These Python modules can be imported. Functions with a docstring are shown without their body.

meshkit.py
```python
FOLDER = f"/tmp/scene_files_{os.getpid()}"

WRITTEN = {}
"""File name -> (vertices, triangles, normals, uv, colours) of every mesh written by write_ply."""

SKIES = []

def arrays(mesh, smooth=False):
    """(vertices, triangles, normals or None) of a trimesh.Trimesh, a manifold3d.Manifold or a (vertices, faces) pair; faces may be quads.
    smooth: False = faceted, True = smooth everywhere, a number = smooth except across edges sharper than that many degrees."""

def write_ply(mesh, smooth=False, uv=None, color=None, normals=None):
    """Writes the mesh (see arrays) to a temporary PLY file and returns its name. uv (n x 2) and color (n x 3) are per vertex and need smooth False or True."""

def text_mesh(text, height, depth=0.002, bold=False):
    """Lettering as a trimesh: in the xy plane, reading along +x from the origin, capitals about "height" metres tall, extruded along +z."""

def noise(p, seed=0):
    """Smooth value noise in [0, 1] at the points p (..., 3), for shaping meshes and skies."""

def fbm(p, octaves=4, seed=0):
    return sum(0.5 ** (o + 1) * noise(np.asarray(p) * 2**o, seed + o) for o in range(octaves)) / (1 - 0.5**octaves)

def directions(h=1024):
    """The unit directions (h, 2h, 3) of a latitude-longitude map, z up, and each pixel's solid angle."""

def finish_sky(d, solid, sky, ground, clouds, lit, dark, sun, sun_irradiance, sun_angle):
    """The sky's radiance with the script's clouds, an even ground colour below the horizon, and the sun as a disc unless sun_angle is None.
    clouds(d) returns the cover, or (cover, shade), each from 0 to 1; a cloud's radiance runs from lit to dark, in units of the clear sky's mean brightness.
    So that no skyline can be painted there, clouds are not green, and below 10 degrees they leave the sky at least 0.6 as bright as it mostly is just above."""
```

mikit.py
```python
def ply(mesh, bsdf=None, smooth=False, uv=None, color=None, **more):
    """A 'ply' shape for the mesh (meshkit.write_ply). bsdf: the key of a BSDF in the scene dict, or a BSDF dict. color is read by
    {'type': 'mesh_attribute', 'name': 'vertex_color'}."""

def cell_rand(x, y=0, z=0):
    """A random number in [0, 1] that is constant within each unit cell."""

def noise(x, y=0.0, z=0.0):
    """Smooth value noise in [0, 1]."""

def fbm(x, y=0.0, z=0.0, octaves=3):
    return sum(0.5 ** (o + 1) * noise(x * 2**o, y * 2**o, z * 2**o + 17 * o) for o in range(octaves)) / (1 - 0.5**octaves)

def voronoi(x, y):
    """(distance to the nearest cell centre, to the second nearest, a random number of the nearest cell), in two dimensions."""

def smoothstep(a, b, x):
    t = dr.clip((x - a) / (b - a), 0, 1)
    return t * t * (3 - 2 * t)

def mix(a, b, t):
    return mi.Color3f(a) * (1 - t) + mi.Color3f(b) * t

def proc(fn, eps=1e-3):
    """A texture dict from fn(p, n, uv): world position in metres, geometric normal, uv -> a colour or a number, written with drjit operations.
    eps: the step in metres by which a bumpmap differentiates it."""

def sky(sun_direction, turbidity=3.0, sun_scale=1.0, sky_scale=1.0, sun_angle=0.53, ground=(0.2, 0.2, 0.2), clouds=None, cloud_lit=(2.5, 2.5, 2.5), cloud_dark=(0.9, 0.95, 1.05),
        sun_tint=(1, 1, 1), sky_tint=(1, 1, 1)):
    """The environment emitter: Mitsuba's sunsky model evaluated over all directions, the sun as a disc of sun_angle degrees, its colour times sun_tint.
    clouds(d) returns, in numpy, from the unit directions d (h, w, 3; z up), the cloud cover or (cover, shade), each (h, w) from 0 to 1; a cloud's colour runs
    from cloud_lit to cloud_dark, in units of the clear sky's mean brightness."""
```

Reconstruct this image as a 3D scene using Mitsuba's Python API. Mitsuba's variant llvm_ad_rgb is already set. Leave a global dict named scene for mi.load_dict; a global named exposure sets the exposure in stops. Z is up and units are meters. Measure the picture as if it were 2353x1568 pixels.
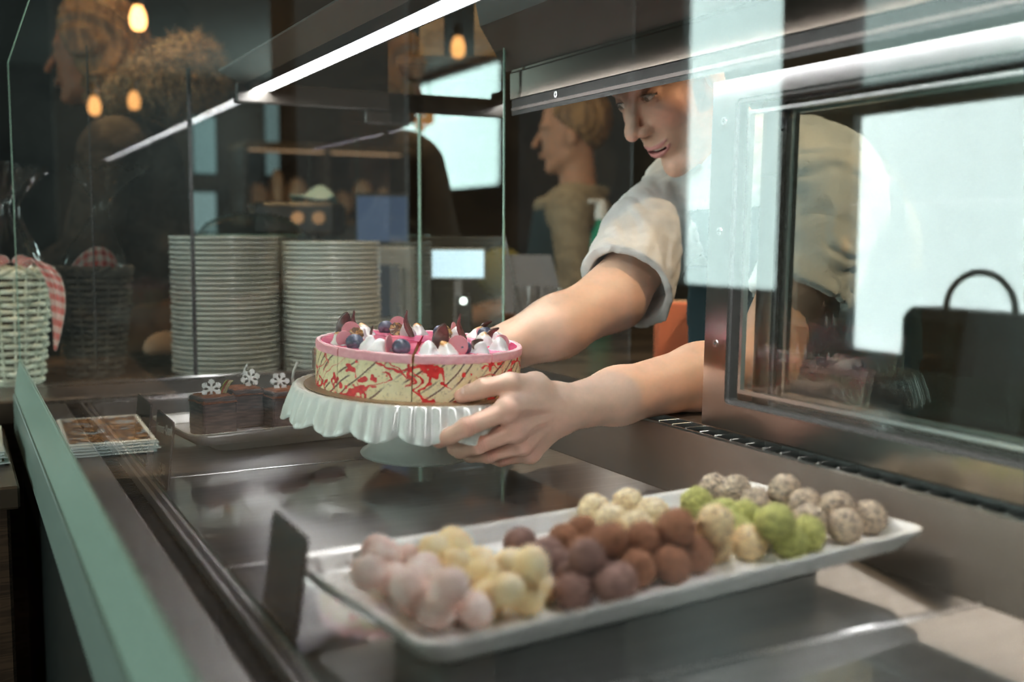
import math
import numpy as np
import trimesh
import manifold3d as m3
import shapely.geometry as sg
import mitsuba as mi
import drjit as dr
import mikit
import meshkit
from mikit import proc, noise, fbm, smoothstep, mix, cell_rand, voronoi

T = mi.ScalarTransform4f
rng = np.random.default_rng(7)
scene, labels = {'type': 'scene'}, {}
exposure = 0.3

# ---- camera: at the customers' side, just outside the front glass, looking along the case (x across the case, y along it, z up, 0 = deck) ----
CAM = np.array([0.0, 0.0, 0.29])
FWD, UP = np.array([0.4575, 0.8837, -0.0986]), np.array([0.0413, 0.0897, 0.9951])
scene['camera'] = {'type': 'thinlens', 'fov': 50.68, 'fov_axis': 'x', 'near_clip': 0.02, 'far_clip': 60.0,
                   'aperture_radius': 0.0063, 'focus_distance': 1.37,
                   'to_world': T().look_at(origin=CAM.tolist(), target=(CAM + FWD).tolist(), up=UP.tolist())}

# ---- light: daylight behind the shop windows, LED strip in the case, warm pendant bulbs ----
LED = (84.0, 81.0, 79.0)            # radiance of the LED strip
DAY = (3.7, 4.9, 4.7)               # overcast daylight in the big shop windows
DAY_B = (6.3, 7.9, 7.6)
DAY_FILL = (5.4, 6.0, 5.8)               # unseen panes added beside and behind the camera as fill
DAY_DIM = (1.2, 1.75, 1.65)           # the upper, shaded panes
DAY_FAR = (4.2, 5.8, 5.6)           # the far shop window down the street side
BULB = (6.5, 3.0, 0.95)             # warm filament bulbs
SPOT = (26.0, 19.0, 12.0)           # unseen ceiling discs added to light service side and customers


def emitter(rgb):
    return {'type': 'area', 'radiance': {'type': 'rgb', 'value': list(rgb)}}


def srgb(h):
    v = [int(h[i:i + 2], 16) / 255 for i in (1, 3, 5)]
    return [x / 12.92 if x < 0.04045 else ((x + 0.055) / 1.055) ** 2.4 for x in v]


# ---- registration helpers ----
def key_for(name, parent=None):
    base = f'{parent}__{name}' if parent else name
    k, n = base, 0
    while k in scene or k in labels or k in things:
        n += 1
        k = f'{base}_{n:03d}'
    return k


things = set()


def thing(name, label, category, group=None):
    """A thing whose shapes follow as parts."""
    k = key_for(name)
    things.add(k)
    labels[k] = {'label': label, 'category': category}
    if group:
        labels[k]['group'] = group
    return k


def add(name, mesh, mat, parent=None, smooth=False, label=None, cat=None, group=None, kind=None, to_world=None, **kw):
    k = key_for(name, parent)
    d = dict(mesh) if isinstance(mesh, dict) else mikit.ply(mesh, None, smooth, uv=kw.pop('uv', None), color=kw.pop('color', None))
    if mat is not None:
        d['bsdf'] = {'type': 'ref', 'id': mat}
    if to_world is not None:
        d['to_world'] = to_world
    d.update(kw)
    scene[k] = d
    lab = {a: b for a, b in (('label', label), ('category', cat), ('group', group), ('kind', kind)) if b}
    if lab:
        labels[k] = lab
    return k


def struct(name, mesh, mat, parent=None, **kw):
    return add(name, mesh, mat, parent, kind=None if parent else 'structure', **kw)


# ---- mesh helpers ----
def cat(*ms):
    return trimesh.util.concatenate([m for m in ms])


def tm(man):
    m = man.to_mesh()
    return trimesh.Trimesh(np.array(m.vert_properties[:, :3], float), np.array(m.tri_verts), process=False)


def box(x0, x1, y0, y1, z0, z1):
    m = trimesh.creation.box(extents=[x1 - x0, y1 - y0, z1 - z0])
    m.apply_translation([(x0 + x1) / 2, (y0 + y1) / 2, (z0 + z1) / 2])
    return m


def rbox(x0, x1, y0, y1, z0, z1, b=0.002):
    """A box with chamfered edges."""
    pts = []
    for sx in (0, 1):
        for sy in (0, 1):
            for sz in (0, 1):
                c = np.array([(x0, x1)[sx], (y0, y1)[sy], (z0, z1)[sz]])
                s = np.array([1 - 2 * sx, 1 - 2 * sy, 1 - 2 * sz]) * b
                pts += [c + s * [0, 1, 1], c + s * [1, 0, 1], c + s * [1, 1, 0]]
    return trimesh.convex.convex_hull(np.array(pts))


def lathe(profile, n=48, close=False):
    """Revolve (r, z) points about z."""
    p = np.asarray(profile, float)
    a = np.arange(n) * 2 * np.pi / n
    v = np.stack([p[:, None, 0] * np.cos(a), p[:, None, 0] * np.sin(a), np.repeat(p[:, 1:2], n, 1)], -1).reshape(-1, 3)
    f = []
    m = len(p)
    i, j = np.meshgrid(np.arange(m - 1), np.arange(n), indexing='ij')
    q = np.stack([i * n + j, i * n + (j + 1) % n, (i + 1) * n + (j + 1) % n, (i + 1) * n + j], -1).reshape(-1, 4)
    f = np.vstack([q[:, [0, 1, 2]], q[:, [0, 2, 3]]])
    m_ = trimesh.Trimesh(v, f, process=False)
    m_.merge_vertices()
    m_.update_faces(m_.nondegenerate_faces())
    return m_


def prism_y(poly, y0, y1):
    """Extrude an (x, z) polygon along y."""
    m = trimesh.creation.extrude_polygon(sg.Polygon(poly), y1 - y0, engine='earcut')
    v = m.vertices
    m = trimesh.Trimesh(np.stack([v[:, 0], v[:, 2] + y0, v[:, 1]], -1), m.faces[:, ::-1], process=False)
    return m


def prism(poly, z0, z1, holes=()):
    m = trimesh.creation.extrude_polygon(sg.Polygon(poly, holes), z1 - z0, engine='earcut')
    m.apply_translation([0, 0, z0])
    return m


def tube(points, radii, n=10, cap=True):
    p = np.asarray(points, float)
    r = np.broadcast_to(radii, (len(p),))
    t = np.gradient(p, axis=0)
    t /= np.linalg.norm(t, axis=1, keepdims=True) + 1e-12
    ref = np.array([0, 0, 1.0]) if abs(t[0, 2]) < 0.9 else np.array([1.0, 0, 0])
    a = np.cross(t[0], ref)
    A = []
    for k in range(len(p)):
        a = a - t[k] * (a @ t[k])
        a /= np.linalg.norm(a) + 1e-12
        A.append(a)
    A = np.array(A)
    Bv = np.cross(t, A)
    ang = np.arange(n) * 2 * np.pi / n
    v = p[:, None] + r[:, None, None] * (np.cos(ang)[None, :, None] * A[:, None] + np.sin(ang)[None, :, None] * Bv[:, None])
    i, j = np.meshgrid(np.arange(len(p) - 1), np.arange(n), indexing='ij')
    q = np.stack([i * n + j, i * n + (j + 1) % n, (i + 1) * n + (j + 1) % n, (i + 1) * n + j], -1).reshape(-1, 4)
    f = np.vstack([q[:, [0, 1, 2]], q[:, [0, 2, 3]]])
    v = v.reshape(-1, 3)
    if cap:
        c0, c1 = len(v), len(v) + 1
        v = np.vstack([v, p[0], p[-1]])
        k = np.arange(n)
        f = np.vstack([f, np.stack([k * 0 + c0, (k + 1) % n, k], 1), np.stack([k * 0 + c1, (len(p) - 1) * n + k, (len(p) - 1) * n + (k + 1) % n], 1)])
    return trimesh.Trimesh(v, f, process=False)


def quad(a, b, c, d, uv=False):
    return trimesh.Trimesh(np.array([a, b, c, d], float), [[0, 1, 2], [0, 2, 3]], process=False)


def grid_sheet(P):
    """Triangles of an (n, m, 3) grid of points."""
    n, m = P.shape[:2]
    i, j = np.meshgrid(np.arange(n - 1), np.arange(m - 1), indexing='ij')
    q = np.stack([i * m + j, (i + 1) * m + j, (i + 1) * m + j + 1, i * m + j + 1], -1).reshape(-1, 4)
    return trimesh.Trimesh(P.reshape(-1, 3), np.vstack([q[:, [0, 1, 2]], q[:, [0, 2, 3]]]), process=False)


def thick_sheet(P, t):
    """A closed slab of thickness t from a grid of points."""
    P = np.asarray(P, float)
    du, dv = np.gradient(P, axis=0), np.gradient(P, axis=1)
    n = np.cross(du, dv)
    n /= np.linalg.norm(n, axis=-1, keepdims=True) + 1e-12
    a, b = P + n * t / 2, P - n * t / 2
    N, Mm = P.shape[:2]
    idx = np.arange(N * Mm).reshape(N, Mm)
    top, bot = grid_sheet(a), grid_sheet(b)
    f = [top.faces, bot.faces[:, ::-1] + N * Mm]
    loop = np.concatenate([idx[0, :], idx[1:, -1], idx[-1, -2::-1], idx[-2:0:-1, 0]])
    nx = np.roll(loop, -1)
    f.append(np.stack([loop, loop + N * Mm, nx], 1))
    f.append(np.stack([nx, loop + N * Mm, nx + N * Mm], 1))
    m = trimesh.Trimesh(np.vstack([a.reshape(-1, 3), b.reshape(-1, 3)]), np.vstack(f), process=False)
    m.fix_normals()
    return m


def rounded_rect(w, h, r, n=6):
    pts = []
    for cx, cy, a0 in ((w / 2 - r, h / 2 - r, 0), (-w / 2 + r, h / 2 - r, 90), (-w / 2 + r, -h / 2 + r, 180), (w / 2 - r, -h / 2 + r, 270)):
        for k in range(n + 1):
            a = math.radians(a0 + 90 * k / n)
            pts.append((cx + r * math.cos(a), cy + r * math.sin(a)))
    return np.array(pts)


def loft(rings):
    """Closed surface through rings (k, n, 3), capped at both ends."""
    R = np.asarray(rings, float)
    k, n = R.shape[:2]
    v = R.reshape(-1, 3)
    i, j = np.meshgrid(np.arange(k - 1), np.arange(n), indexing='ij')
    q = np.stack([i * n + j, i * n + (j + 1) % n, (i + 1) * n + (j + 1) % n, (i + 1) * n + j], -1).reshape(-1, 4)
    f = [q[:, [0, 1, 2]], q[:, [0, 2, 3]]]
    v = np.vstack([v, R[0].mean(0), R[-1].mean(0)])
    a = np.arange(n)
    f.append(np.stack([a * 0 + k * n, (a + 1) % n, a], 1))
    f.append(np.stack([a * 0 + k * n + 1, (k - 1) * n + a, (k - 1) * n + (a + 1) % n], 1))
    return trimesh.Trimesh(v, np.vstack(f), process=False)


def move(m, *t):
    m = m.copy()
    m.apply_translation(t)
    return m


def rot(m, axis, deg, at=(0, 0, 0)):
    m = m.copy()
    m.apply_transform(trimesh.transformations.rotation_matrix(math.radians(deg), axis, at))
    return m


# ---- signed distance modelling: smooth bodies, hands, soft cream ----
def surface_nets(V, lo, h):
    S = V < 0
    c = np.zeros(np.array(V.shape) - 1, np.int8)
    for a in range(2):
        for b in range(2):
            for d in range(2):
                c += S[a:a + c.shape[0], b:b + c.shape[1], d:d + c.shape[2]]
    act = (c > 0) & (c < 8)
    cells = np.argwhere(act)
    ids = np.full(c.shape, -1, np.int32)
    ids[act] = np.arange(len(cells))
    acc, cnt = np.zeros((len(cells), 3)), np.zeros(len(cells))
    for ax in range(3):
        e = np.zeros(3, int)
        e[ax] = 1
        o1, o2 = [k for k in range(3) if k != ax]
        for a in (0, 1):
            for b in (0, 1):
                off = np.zeros(3, int)
                off[o1], off[o2] = a, b
                p = cells + off
                va, vb = V[tuple(p.T)], V[tuple((p + e).T)]
                m = (va < 0) != (vb < 0)
                t = va[m] / (va[m] - vb[m])
                q = np.tile(off.astype(float), (m.sum(), 1))
                q[:, ax] += t
                acc[m] += q
                cnt[m] += 1
    verts = np.asarray(lo) + h * (cells + acc / cnt[:, None])
    faces = []
    for ax in range(3):
        o1, o2 = (ax + 1) % 3, (ax + 2) % 3
        sl0 = [slice(0, ids.shape[k]) for k in range(3)]
        sl1 = list(sl0)
        sl1[ax] = slice(1, ids.shape[ax] + 1)
        sl0[o1] = sl1[o1] = slice(1, ids.shape[o1])
        sl0[o2] = sl1[o2] = slice(1, ids.shape[o2])
        A, B = S[tuple(sl0)], S[tuple(sl1)]
        pts = np.argwhere(A != B)
        if not len(pts):
            continue
        inside = A[tuple(pts.T)]
        pts[:, o1] += 1
        pts[:, o2] += 1
        e1, e2 = np.zeros(3, int), np.zeros(3, int)
        e1[o1], e2[o2] = 1, 1
        q = np.stack([ids[tuple((pts - e1 - e2).T)], ids[tuple((pts - e2).T)], ids[tuple(pts.T)], ids[tuple((pts - e1).T)]], 1)
        q[~inside] = q[~inside][:, ::-1]
        faces.append(q)
    q = np.vstack(faces)
    return trimesh.Trimesh(verts, np.vstack([q[:, [0, 1, 2]], q[:, [0, 2, 3]]]), process=False)


def sdf_mesh(fn, lo, hi, h, block=8, slack=1.5):
    lo, hi = np.asarray(lo, float), np.asarray(hi, float)
    nb = np.ceil((hi - lo) / h / block).astype(int) + 1
    I = np.stack(np.meshgrid(*[np.arange(k) for k in nb], indexing='ij'), -1).reshape(-1, 3)
    d = fn(lo + (I * block + (block - 1) / 2) * h)
    act = np.abs(d) < h * block * 0.87 * slack
    V = np.where(d < 0, -1.0, 1.0).astype(np.float32).reshape(nb)
    V = np.repeat(np.repeat(np.repeat(V, block, 0), block, 1), block, 2)
    off = np.stack(np.meshgrid(*[np.arange(block)] * 3, indexing='ij'), -1).reshape(-1, 3)
    A = I[act]
    for s in range(0, len(A), 400):
        idx = (A[s:s + 400, None] * block + off[None]).reshape(-1, 3)
        V[tuple(idx.T)] = fn(lo + idx * h)
    return surface_nets(V, lo, h)


def smin(a, b, k):
    t = np.clip(0.5 + 0.5 * (b - a) / k, 0, 1)
    return b + (a - b) * t - k * t * (1 - t)


def smax(a, b, k):
    return -smin(-a, -b, k)


def s_cap(P, a, b, r1, r2):
    a, b = np.asarray(a, float), np.asarray(b, float)
    ab = b - a
    t = np.clip((P - a) @ ab / (ab @ ab), 0, 1)
    return np.linalg.norm(P - a - t[:, None] * ab, axis=1) - (r1 + (r2 - r1) * t)


def s_sph(P, c, r):
    return np.linalg.norm(P - np.asarray(c), axis=1) - r


def s_ell(P, c, r, R=None):
    q = P - np.asarray(c)
    if R is not None:
        q = q @ R
    r = np.asarray(r, float)
    k0 = np.linalg.norm(q / r, axis=1)
    k1 = np.linalg.norm(q / r ** 2, axis=1)
    return k0 * (k0 - 1) / np.maximum(k1, 1e-9)


def s_chain(P, pts, radii, k):
    d = None
    for i in range(len(pts) - 1):
        e = s_cap(P, pts[i], pts[i + 1], radii[i], radii[i + 1])
        d = e if d is None else smin(d, e, k)
    return d
TRUFFLES = {
    'pink': [(0.2726, 0.7276, 0.0545, 0.0128), (0.2468, 0.6900, 0.0572, 0.0128), (0.2921, 0.6980, 0.0510, 0.0128), (0.2728, 0.6100, 0.0677, 0.0128), (0.2794, 0.6769, 0.0531, 0.0128), (0.2677, 0.6977, 0.0465, 0.0128), (0.2675, 0.6561, 0.0465, 0.0128), (0.2698, 0.6239, 0.0465, 0.0128), (0.2934, 0.6165, 0.0465, 0.0128), (0.2559, 0.6391, 0.0603, 0.0128), (0.2881, 0.6407, 0.0465, 0.0128), (0.2942, 0.7365, 0.0465, 0.0128), (0.2831, 0.7707, 0.0465, 0.0128)],
    'cream': [(0.3382, 0.7534, 0.0504, 0.0128), (0.3092, 0.7194, 0.0562, 0.0128), (0.3319, 0.7292, 0.0538, 0.0128), (0.3168, 0.6966, 0.0500, 0.0128), (0.3392, 0.7067, 0.0465, 0.0128), (0.3186, 0.6554, 0.0550, 0.0128), (0.3348, 0.6165, 0.0713, 0.0128), (0.3340, 0.6223, 0.0465, 0.0128), (0.3530, 0.6383, 0.0465, 0.0128), (0.3117, 0.6331, 0.0465, 0.0128), (0.3600, 0.6933, 0.0465, 0.0128), (0.3149, 0.6112, 0.0575, 0.0128)],
    'dark': [(0.3878, 0.7334, 0.0472, 0.0135), (0.3950, 0.7013, 0.0472, 0.0135), (0.3632, 0.6592, 0.0568, 0.0135), (0.3833, 0.6251, 0.0671, 0.0135), (0.4048, 0.6494, 0.0472, 0.0135), (0.3681, 0.6178, 0.0472, 0.0135), (0.4095, 0.6237, 0.0472, 0.0135), (0.3798, 0.6416, 0.0472, 0.0135), (0.3909, 0.6059, 0.0511, 0.0135), (0.3864, 0.6679, 0.0486, 0.0135)],
    'cocoa': [(0.4237, 0.7264, 0.0472, 0.0135), (0.4472, 0.7377, 0.0484, 0.0135), (0.4452, 0.7012, 0.0502, 0.0135), (0.4179, 0.6865, 0.0501, 0.0135), (0.4414, 0.6750, 0.0514, 0.0135), (0.4219, 0.6557, 0.0660, 0.0135), (0.4490, 0.6534, 0.0640, 0.0135), (0.4745, 0.6462, 0.0710, 0.0148), (0.4612, 0.6344, 0.0485, 0.0148), (0.4923, 0.6476, 0.0485, 0.0148), (0.4328, 0.6378, 0.0485, 0.0148), (0.4673, 0.6666, 0.0485, 0.0148)],
    'hazel': [(0.4941, 0.7948, 0.0482, 0.0145), (0.5326, 0.7992, 0.0482, 0.0145), (0.4888, 0.7590, 0.0482, 0.0145), (0.4967, 0.7316, 0.0482, 0.0145), (0.5327, 0.7619, 0.0482, 0.0145), (0.5182, 0.6904, 0.0482, 0.0145)],
    'tan': [(0.5109, 0.6465, 0.0704, 0.0148), (0.5223, 0.6611, 0.0485, 0.0148), (0.5500, 0.6538, 0.0485, 0.0148)],
    'green': [(0.5898, 0.7742, 0.0485, 0.0148), (0.5838, 0.7299, 0.0491, 0.0148), (0.5819, 0.6982, 0.0546, 0.0148), (0.5854, 0.6694, 0.0563, 0.0148), (0.5602, 0.6806, 0.0485, 0.0148), (0.5616, 0.6368, 0.0682, 0.0148), (0.6085, 0.6522, 0.0485, 0.0148), (0.5816, 0.6421, 0.0485, 0.0148)],
    'grey': [(0.6386, 0.8112, 0.0485, 0.0148), (0.6367, 0.7774, 0.0541, 0.0148), (0.6590, 0.7362, 0.0613, 0.0148), (0.6582, 0.7084, 0.0542, 0.0148), (0.6694, 0.6820, 0.0562, 0.0148), (0.6093, 0.6921, 0.0485, 0.0148), (0.6293, 0.6717, 0.0511, 0.0148), (0.6526, 0.6552, 0.0485, 0.0148), (0.6934, 0.6683, 0.0485, 0.0148), (0.6370, 0.7493, 0.0485, 0.0148)],
}
TOPPINGS = [('mt', -0.1057, -0.0078), ('disc', -0.1015, -0.0166), ('shard', -0.0781, 0.0616), ('discb', -0.0714, 0.0440), ('shard2', -0.0573, 0.0469), ('berry', -0.0989, -0.0381), ('gold', -0.0720, 0.0234), ('mt', -0.0425, 0.0758), ('m', -0.0608, 0.0430), ('shard3', -0.0545, 0.0134), ('m', -0.0890, -0.0576), ('m', -0.0820, -0.0672), ('m', -0.0768, -0.0712), ('disce', -0.0715, -0.0783), ('berry', -0.0598, -0.0875), ('berry', -0.0060, 0.0998), ('discb', 0.0101, 0.0985), ('gold', -0.0020, 0.0721), ('m', 0.0109, 0.0665), ('shard2', 0.0114, 0.0488), ('mt', 0.0287, 0.0739), ('m', -0.0313, -0.1013), ('shard', -0.0045, -0.0624), ('mt', -0.0084, -0.1017), ('discb', 0.0040, -0.0999), ('berry', 0.0126, -0.0975), ('gold', 0.0464, 0.0323), ('berry', 0.0463, 0.0454), ('disce', 0.0634, 0.0438), ('m', 0.0623, 0.0307), ('shard2', 0.0634, 0.0049), ('mt', 0.0915, 0.0366), ('berry', 0.0956, 0.0186), ('mt', 0.0689, -0.0327), ('shard4', 0.1001, 0.0347), ('m', 0.0350, -0.1001), ('shard5', 0.0258, -0.0993), ('m', 0.0695, -0.0757), ('disc', 0.0781, -0.0716), ('m', 0.1048, -0.0162), ('shard4', 0.0685, -0.0407), ('disc2', 0.1022, 0.0280)]
# ---- materials ----
def rgb(c):
    return {'type': 'rgb', 'value': srgb(c) if isinstance(c, str) else list(c)}


def pr(name, color, rough=0.5, metal=0.0, two=True, bump=None, bscale=1.0, **kw):
    b = {'type': 'principled', 'base_color': rgb(color) if isinstance(color, (str, list, tuple)) else color,
         'roughness': rough, 'metallic': metal, **kw}
    if bump is not None:
        b = {'type': 'bumpmap', 'arbitrary': bump, 'scale': bscale, 'bsdf': b}
    scene['m_' + name] = {'type': 'twosided', 'bsdf': b} if two else b
    return 'm_' + name


def speckle(a, b, s, t0=0.4, t1=0.6, s2=None):
    def fn(p, n, uv):
        return mix(a, b, smoothstep(t0, t1, fbm(p.x * s, p.y * s, p.z * (s2 or s), 3)))
    return proc(fn)


def deck_rough(p, n, uv):
    return 0.065 + 0.20 * smoothstep(0.55, 0.8, fbm(p.x * 7, p.y * 60, 0.0, 3)) * smoothstep(0.45, 0.7, fbm(p.x * 3.1, p.y * 3.7, 1.7, 2))


def deck_col(p, n, uv):
    s = smoothstep(0.42, 0.72, fbm(p.x * 9, p.y * 160, 3.0, 3))
    return mix((0.50, 0.50, 0.50), (0.53, 0.53, 0.53), s)


_dk = [{'type': 'principled', 'base_color': proc(deck_col), 'roughness': r, 'metallic': 1.0} for r in (proc(deck_rough), 0.33)]
scene['m_deck'] = {'type': 'twosided', 'bsdf': {'type': 'blendbsdf', 'weight': 0.30, 'a': _dk[0],
                   'b': {'type': 'roughconductor', 'material': 'none', 'distribution': 'ggx', 'alpha_u': 0.045, 'alpha_v': 0.24, 'specular_reflectance': rgb((0.55, 0.56, 0.57))}}}   # brushed across
pr('steel', (0.21, 0.18, 0.155), 0.20, 1.0)
pr('steel_wall', (0.175, 0.155, 0.135), 0.44, 1.0)
pr('board_brown', (0.20, 0.125, 0.065), 0.3)
pr('door_steel', (0.48, 0.46, 0.44), 0.17, 1.0)
pr('aluminium', (0.52, 0.53, 0.52), 0.26, 1.0)
pr('rail', (0.17, 0.25, 0.205), 0.38, 0.3)  # mint reflection of the windows put into the base colour
pr('rail_dark', (0.10, 0.14, 0.12), 0.4, 0.3)
pr('ledge', (0.30, 0.30, 0.315), 0.42, 0.15)
pr('bright_steel', (0.78, 0.77, 0.76), 0.22, 1.0)
pr('black', (0.012, 0.012, 0.012), 0.4)
pr('black_gloss', (0.008, 0.009, 0.009), 0.16)
pr('slate', (0.014, 0.015, 0.016), 0.45)
pr('rubber', (0.018, 0.018, 0.018), 0.6)
pr('chalk', (0.55, 0.55, 0.53), 0.9)
pr('track', (0.12, 0.105, 0.10), 0.35, 0.9)
pr('case_body', (0.010, 0.013, 0.012), 0.22)
pr('dark_panel', (0.030, 0.026, 0.022), 0.38)
pr('glass_edge', (0.20, 0.34, 0.28), 0.25)
scene['m_glass'] = {'type': 'thindielectric', 'int_ior': 1.52, 'specular_transmittance': rgb((0.95, 0.975, 0.96))}
scene['m_film'] = {'type': 'thindielectric', 'int_ior': 1.45}
scene['m_clear'] = {'type': 'dielectric', 'int_ior': 1.5}
# the room
def plank_floor(p, n, uv):
    k = cell_rand(dr.floor(p.x / 0.14), dr.floor(p.y / 1.1 + 0.5 * dr.floor(p.x / 0.14)))
    g = fbm(p.x * 60, p.y * 4, 0.0, 3)
    return mix((0.030, 0.022, 0.016), (0.060, 0.043, 0.030), 0.5 * k + 0.5 * g)


pr('floor', proc(plank_floor), 0.35)
pr('ceiling', (0.085, 0.085, 0.08), 0.8)
pr('wall_dark', speckle((0.020, 0.019, 0.018), (0.036, 0.033, 0.030), 2.0), 0.7)
pr('wall_brown', speckle((0.040, 0.028, 0.018), (0.070, 0.046, 0.028), 3.0), 0.6)
pr('pillar', (0.03, 0.032, 0.032), 0.6)
pr('window_frame', (0.03, 0.034, 0.034), 0.45)
pr('white_paint', (0.62, 0.64, 0.62), 0.5)
pr('grey_plastic', (0.24, 0.24, 0.25), 0.45)
pr('light_plastic', (0.50, 0.53, 0.54), 0.4)
pr('dark_teal', (0.012, 0.030, 0.030), 0.5)
pr('blue_panel', (0.10, 0.14, 0.20), 0.4)
pr('pale_teal', (0.35, 0.52, 0.53), 0.5)
pr('green_plastic', (0.01, 0.24, 0.13), 0.3)
pr('orange_box', (0.75, 0.20, 0.10), 0.5)
pr('peach', (0.60, 0.40, 0.26), 0.6)


def wood(a, b, sx, sy, sz):
    def fn(p, n, uv):
        w = fbm(p.x * sx, p.y * sy, p.z * sz, 3)
        return mix(a, b, smoothstep(0.3, 0.7, w + 0.15 * dr.sin(60 * w)))
    return proc(fn)


pr('wood', wood((0.11, 0.060, 0.028), (0.20, 0.12, 0.06), 6, 50, 50), 0.5)
pr('dark_wood', wood((0.035, 0.020, 0.011), (0.07, 0.040, 0.022), 5, 60, 60), 0.45)
pr('counter', speckle((0.030, 0.022, 0.016), (0.055, 0.040, 0.028), 8), 0.28)
# crockery
pr('porcelain', (0.74, 0.75, 0.73), 0.22, specular=0.5)
pr('plate', (0.72, 0.73, 0.68), 0.20)
pr('stand', (0.80, 0.83, 0.79), 0.12, clearcoat=0.4, clearcoat_gloss=0.9)
pr('paper', (0.66, 0.70, 0.69), 0.7)
pr('kraft', speckle((0.30, 0.17, 0.075), (0.40, 0.235, 0.11), 30), 0.8)
pr('wicker', speckle((0.42, 0.46, 0.36), (0.60, 0.63, 0.50), 60), 0.8)
pr('wicker_grey', speckle((0.115, 0.110, 0.095), (0.19, 0.18, 0.155), 60), 0.8)


def gingham(p, n, uv):
    a = smoothstep(0.44, 0.56, dr.abs(2 * (uv.x * 6 - dr.floor(uv.x * 6)) - 1))
    b = smoothstep(0.44, 0.56, dr.abs(2 * (uv.y * 14 - dr.floor(uv.y * 14)) - 1))
    return mix((0.74, 0.70, 0.66), (0.52, 0.055, 0.045), 0.5 * (a + b))


pr('gingham', proc(gingham), 0.85)
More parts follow.
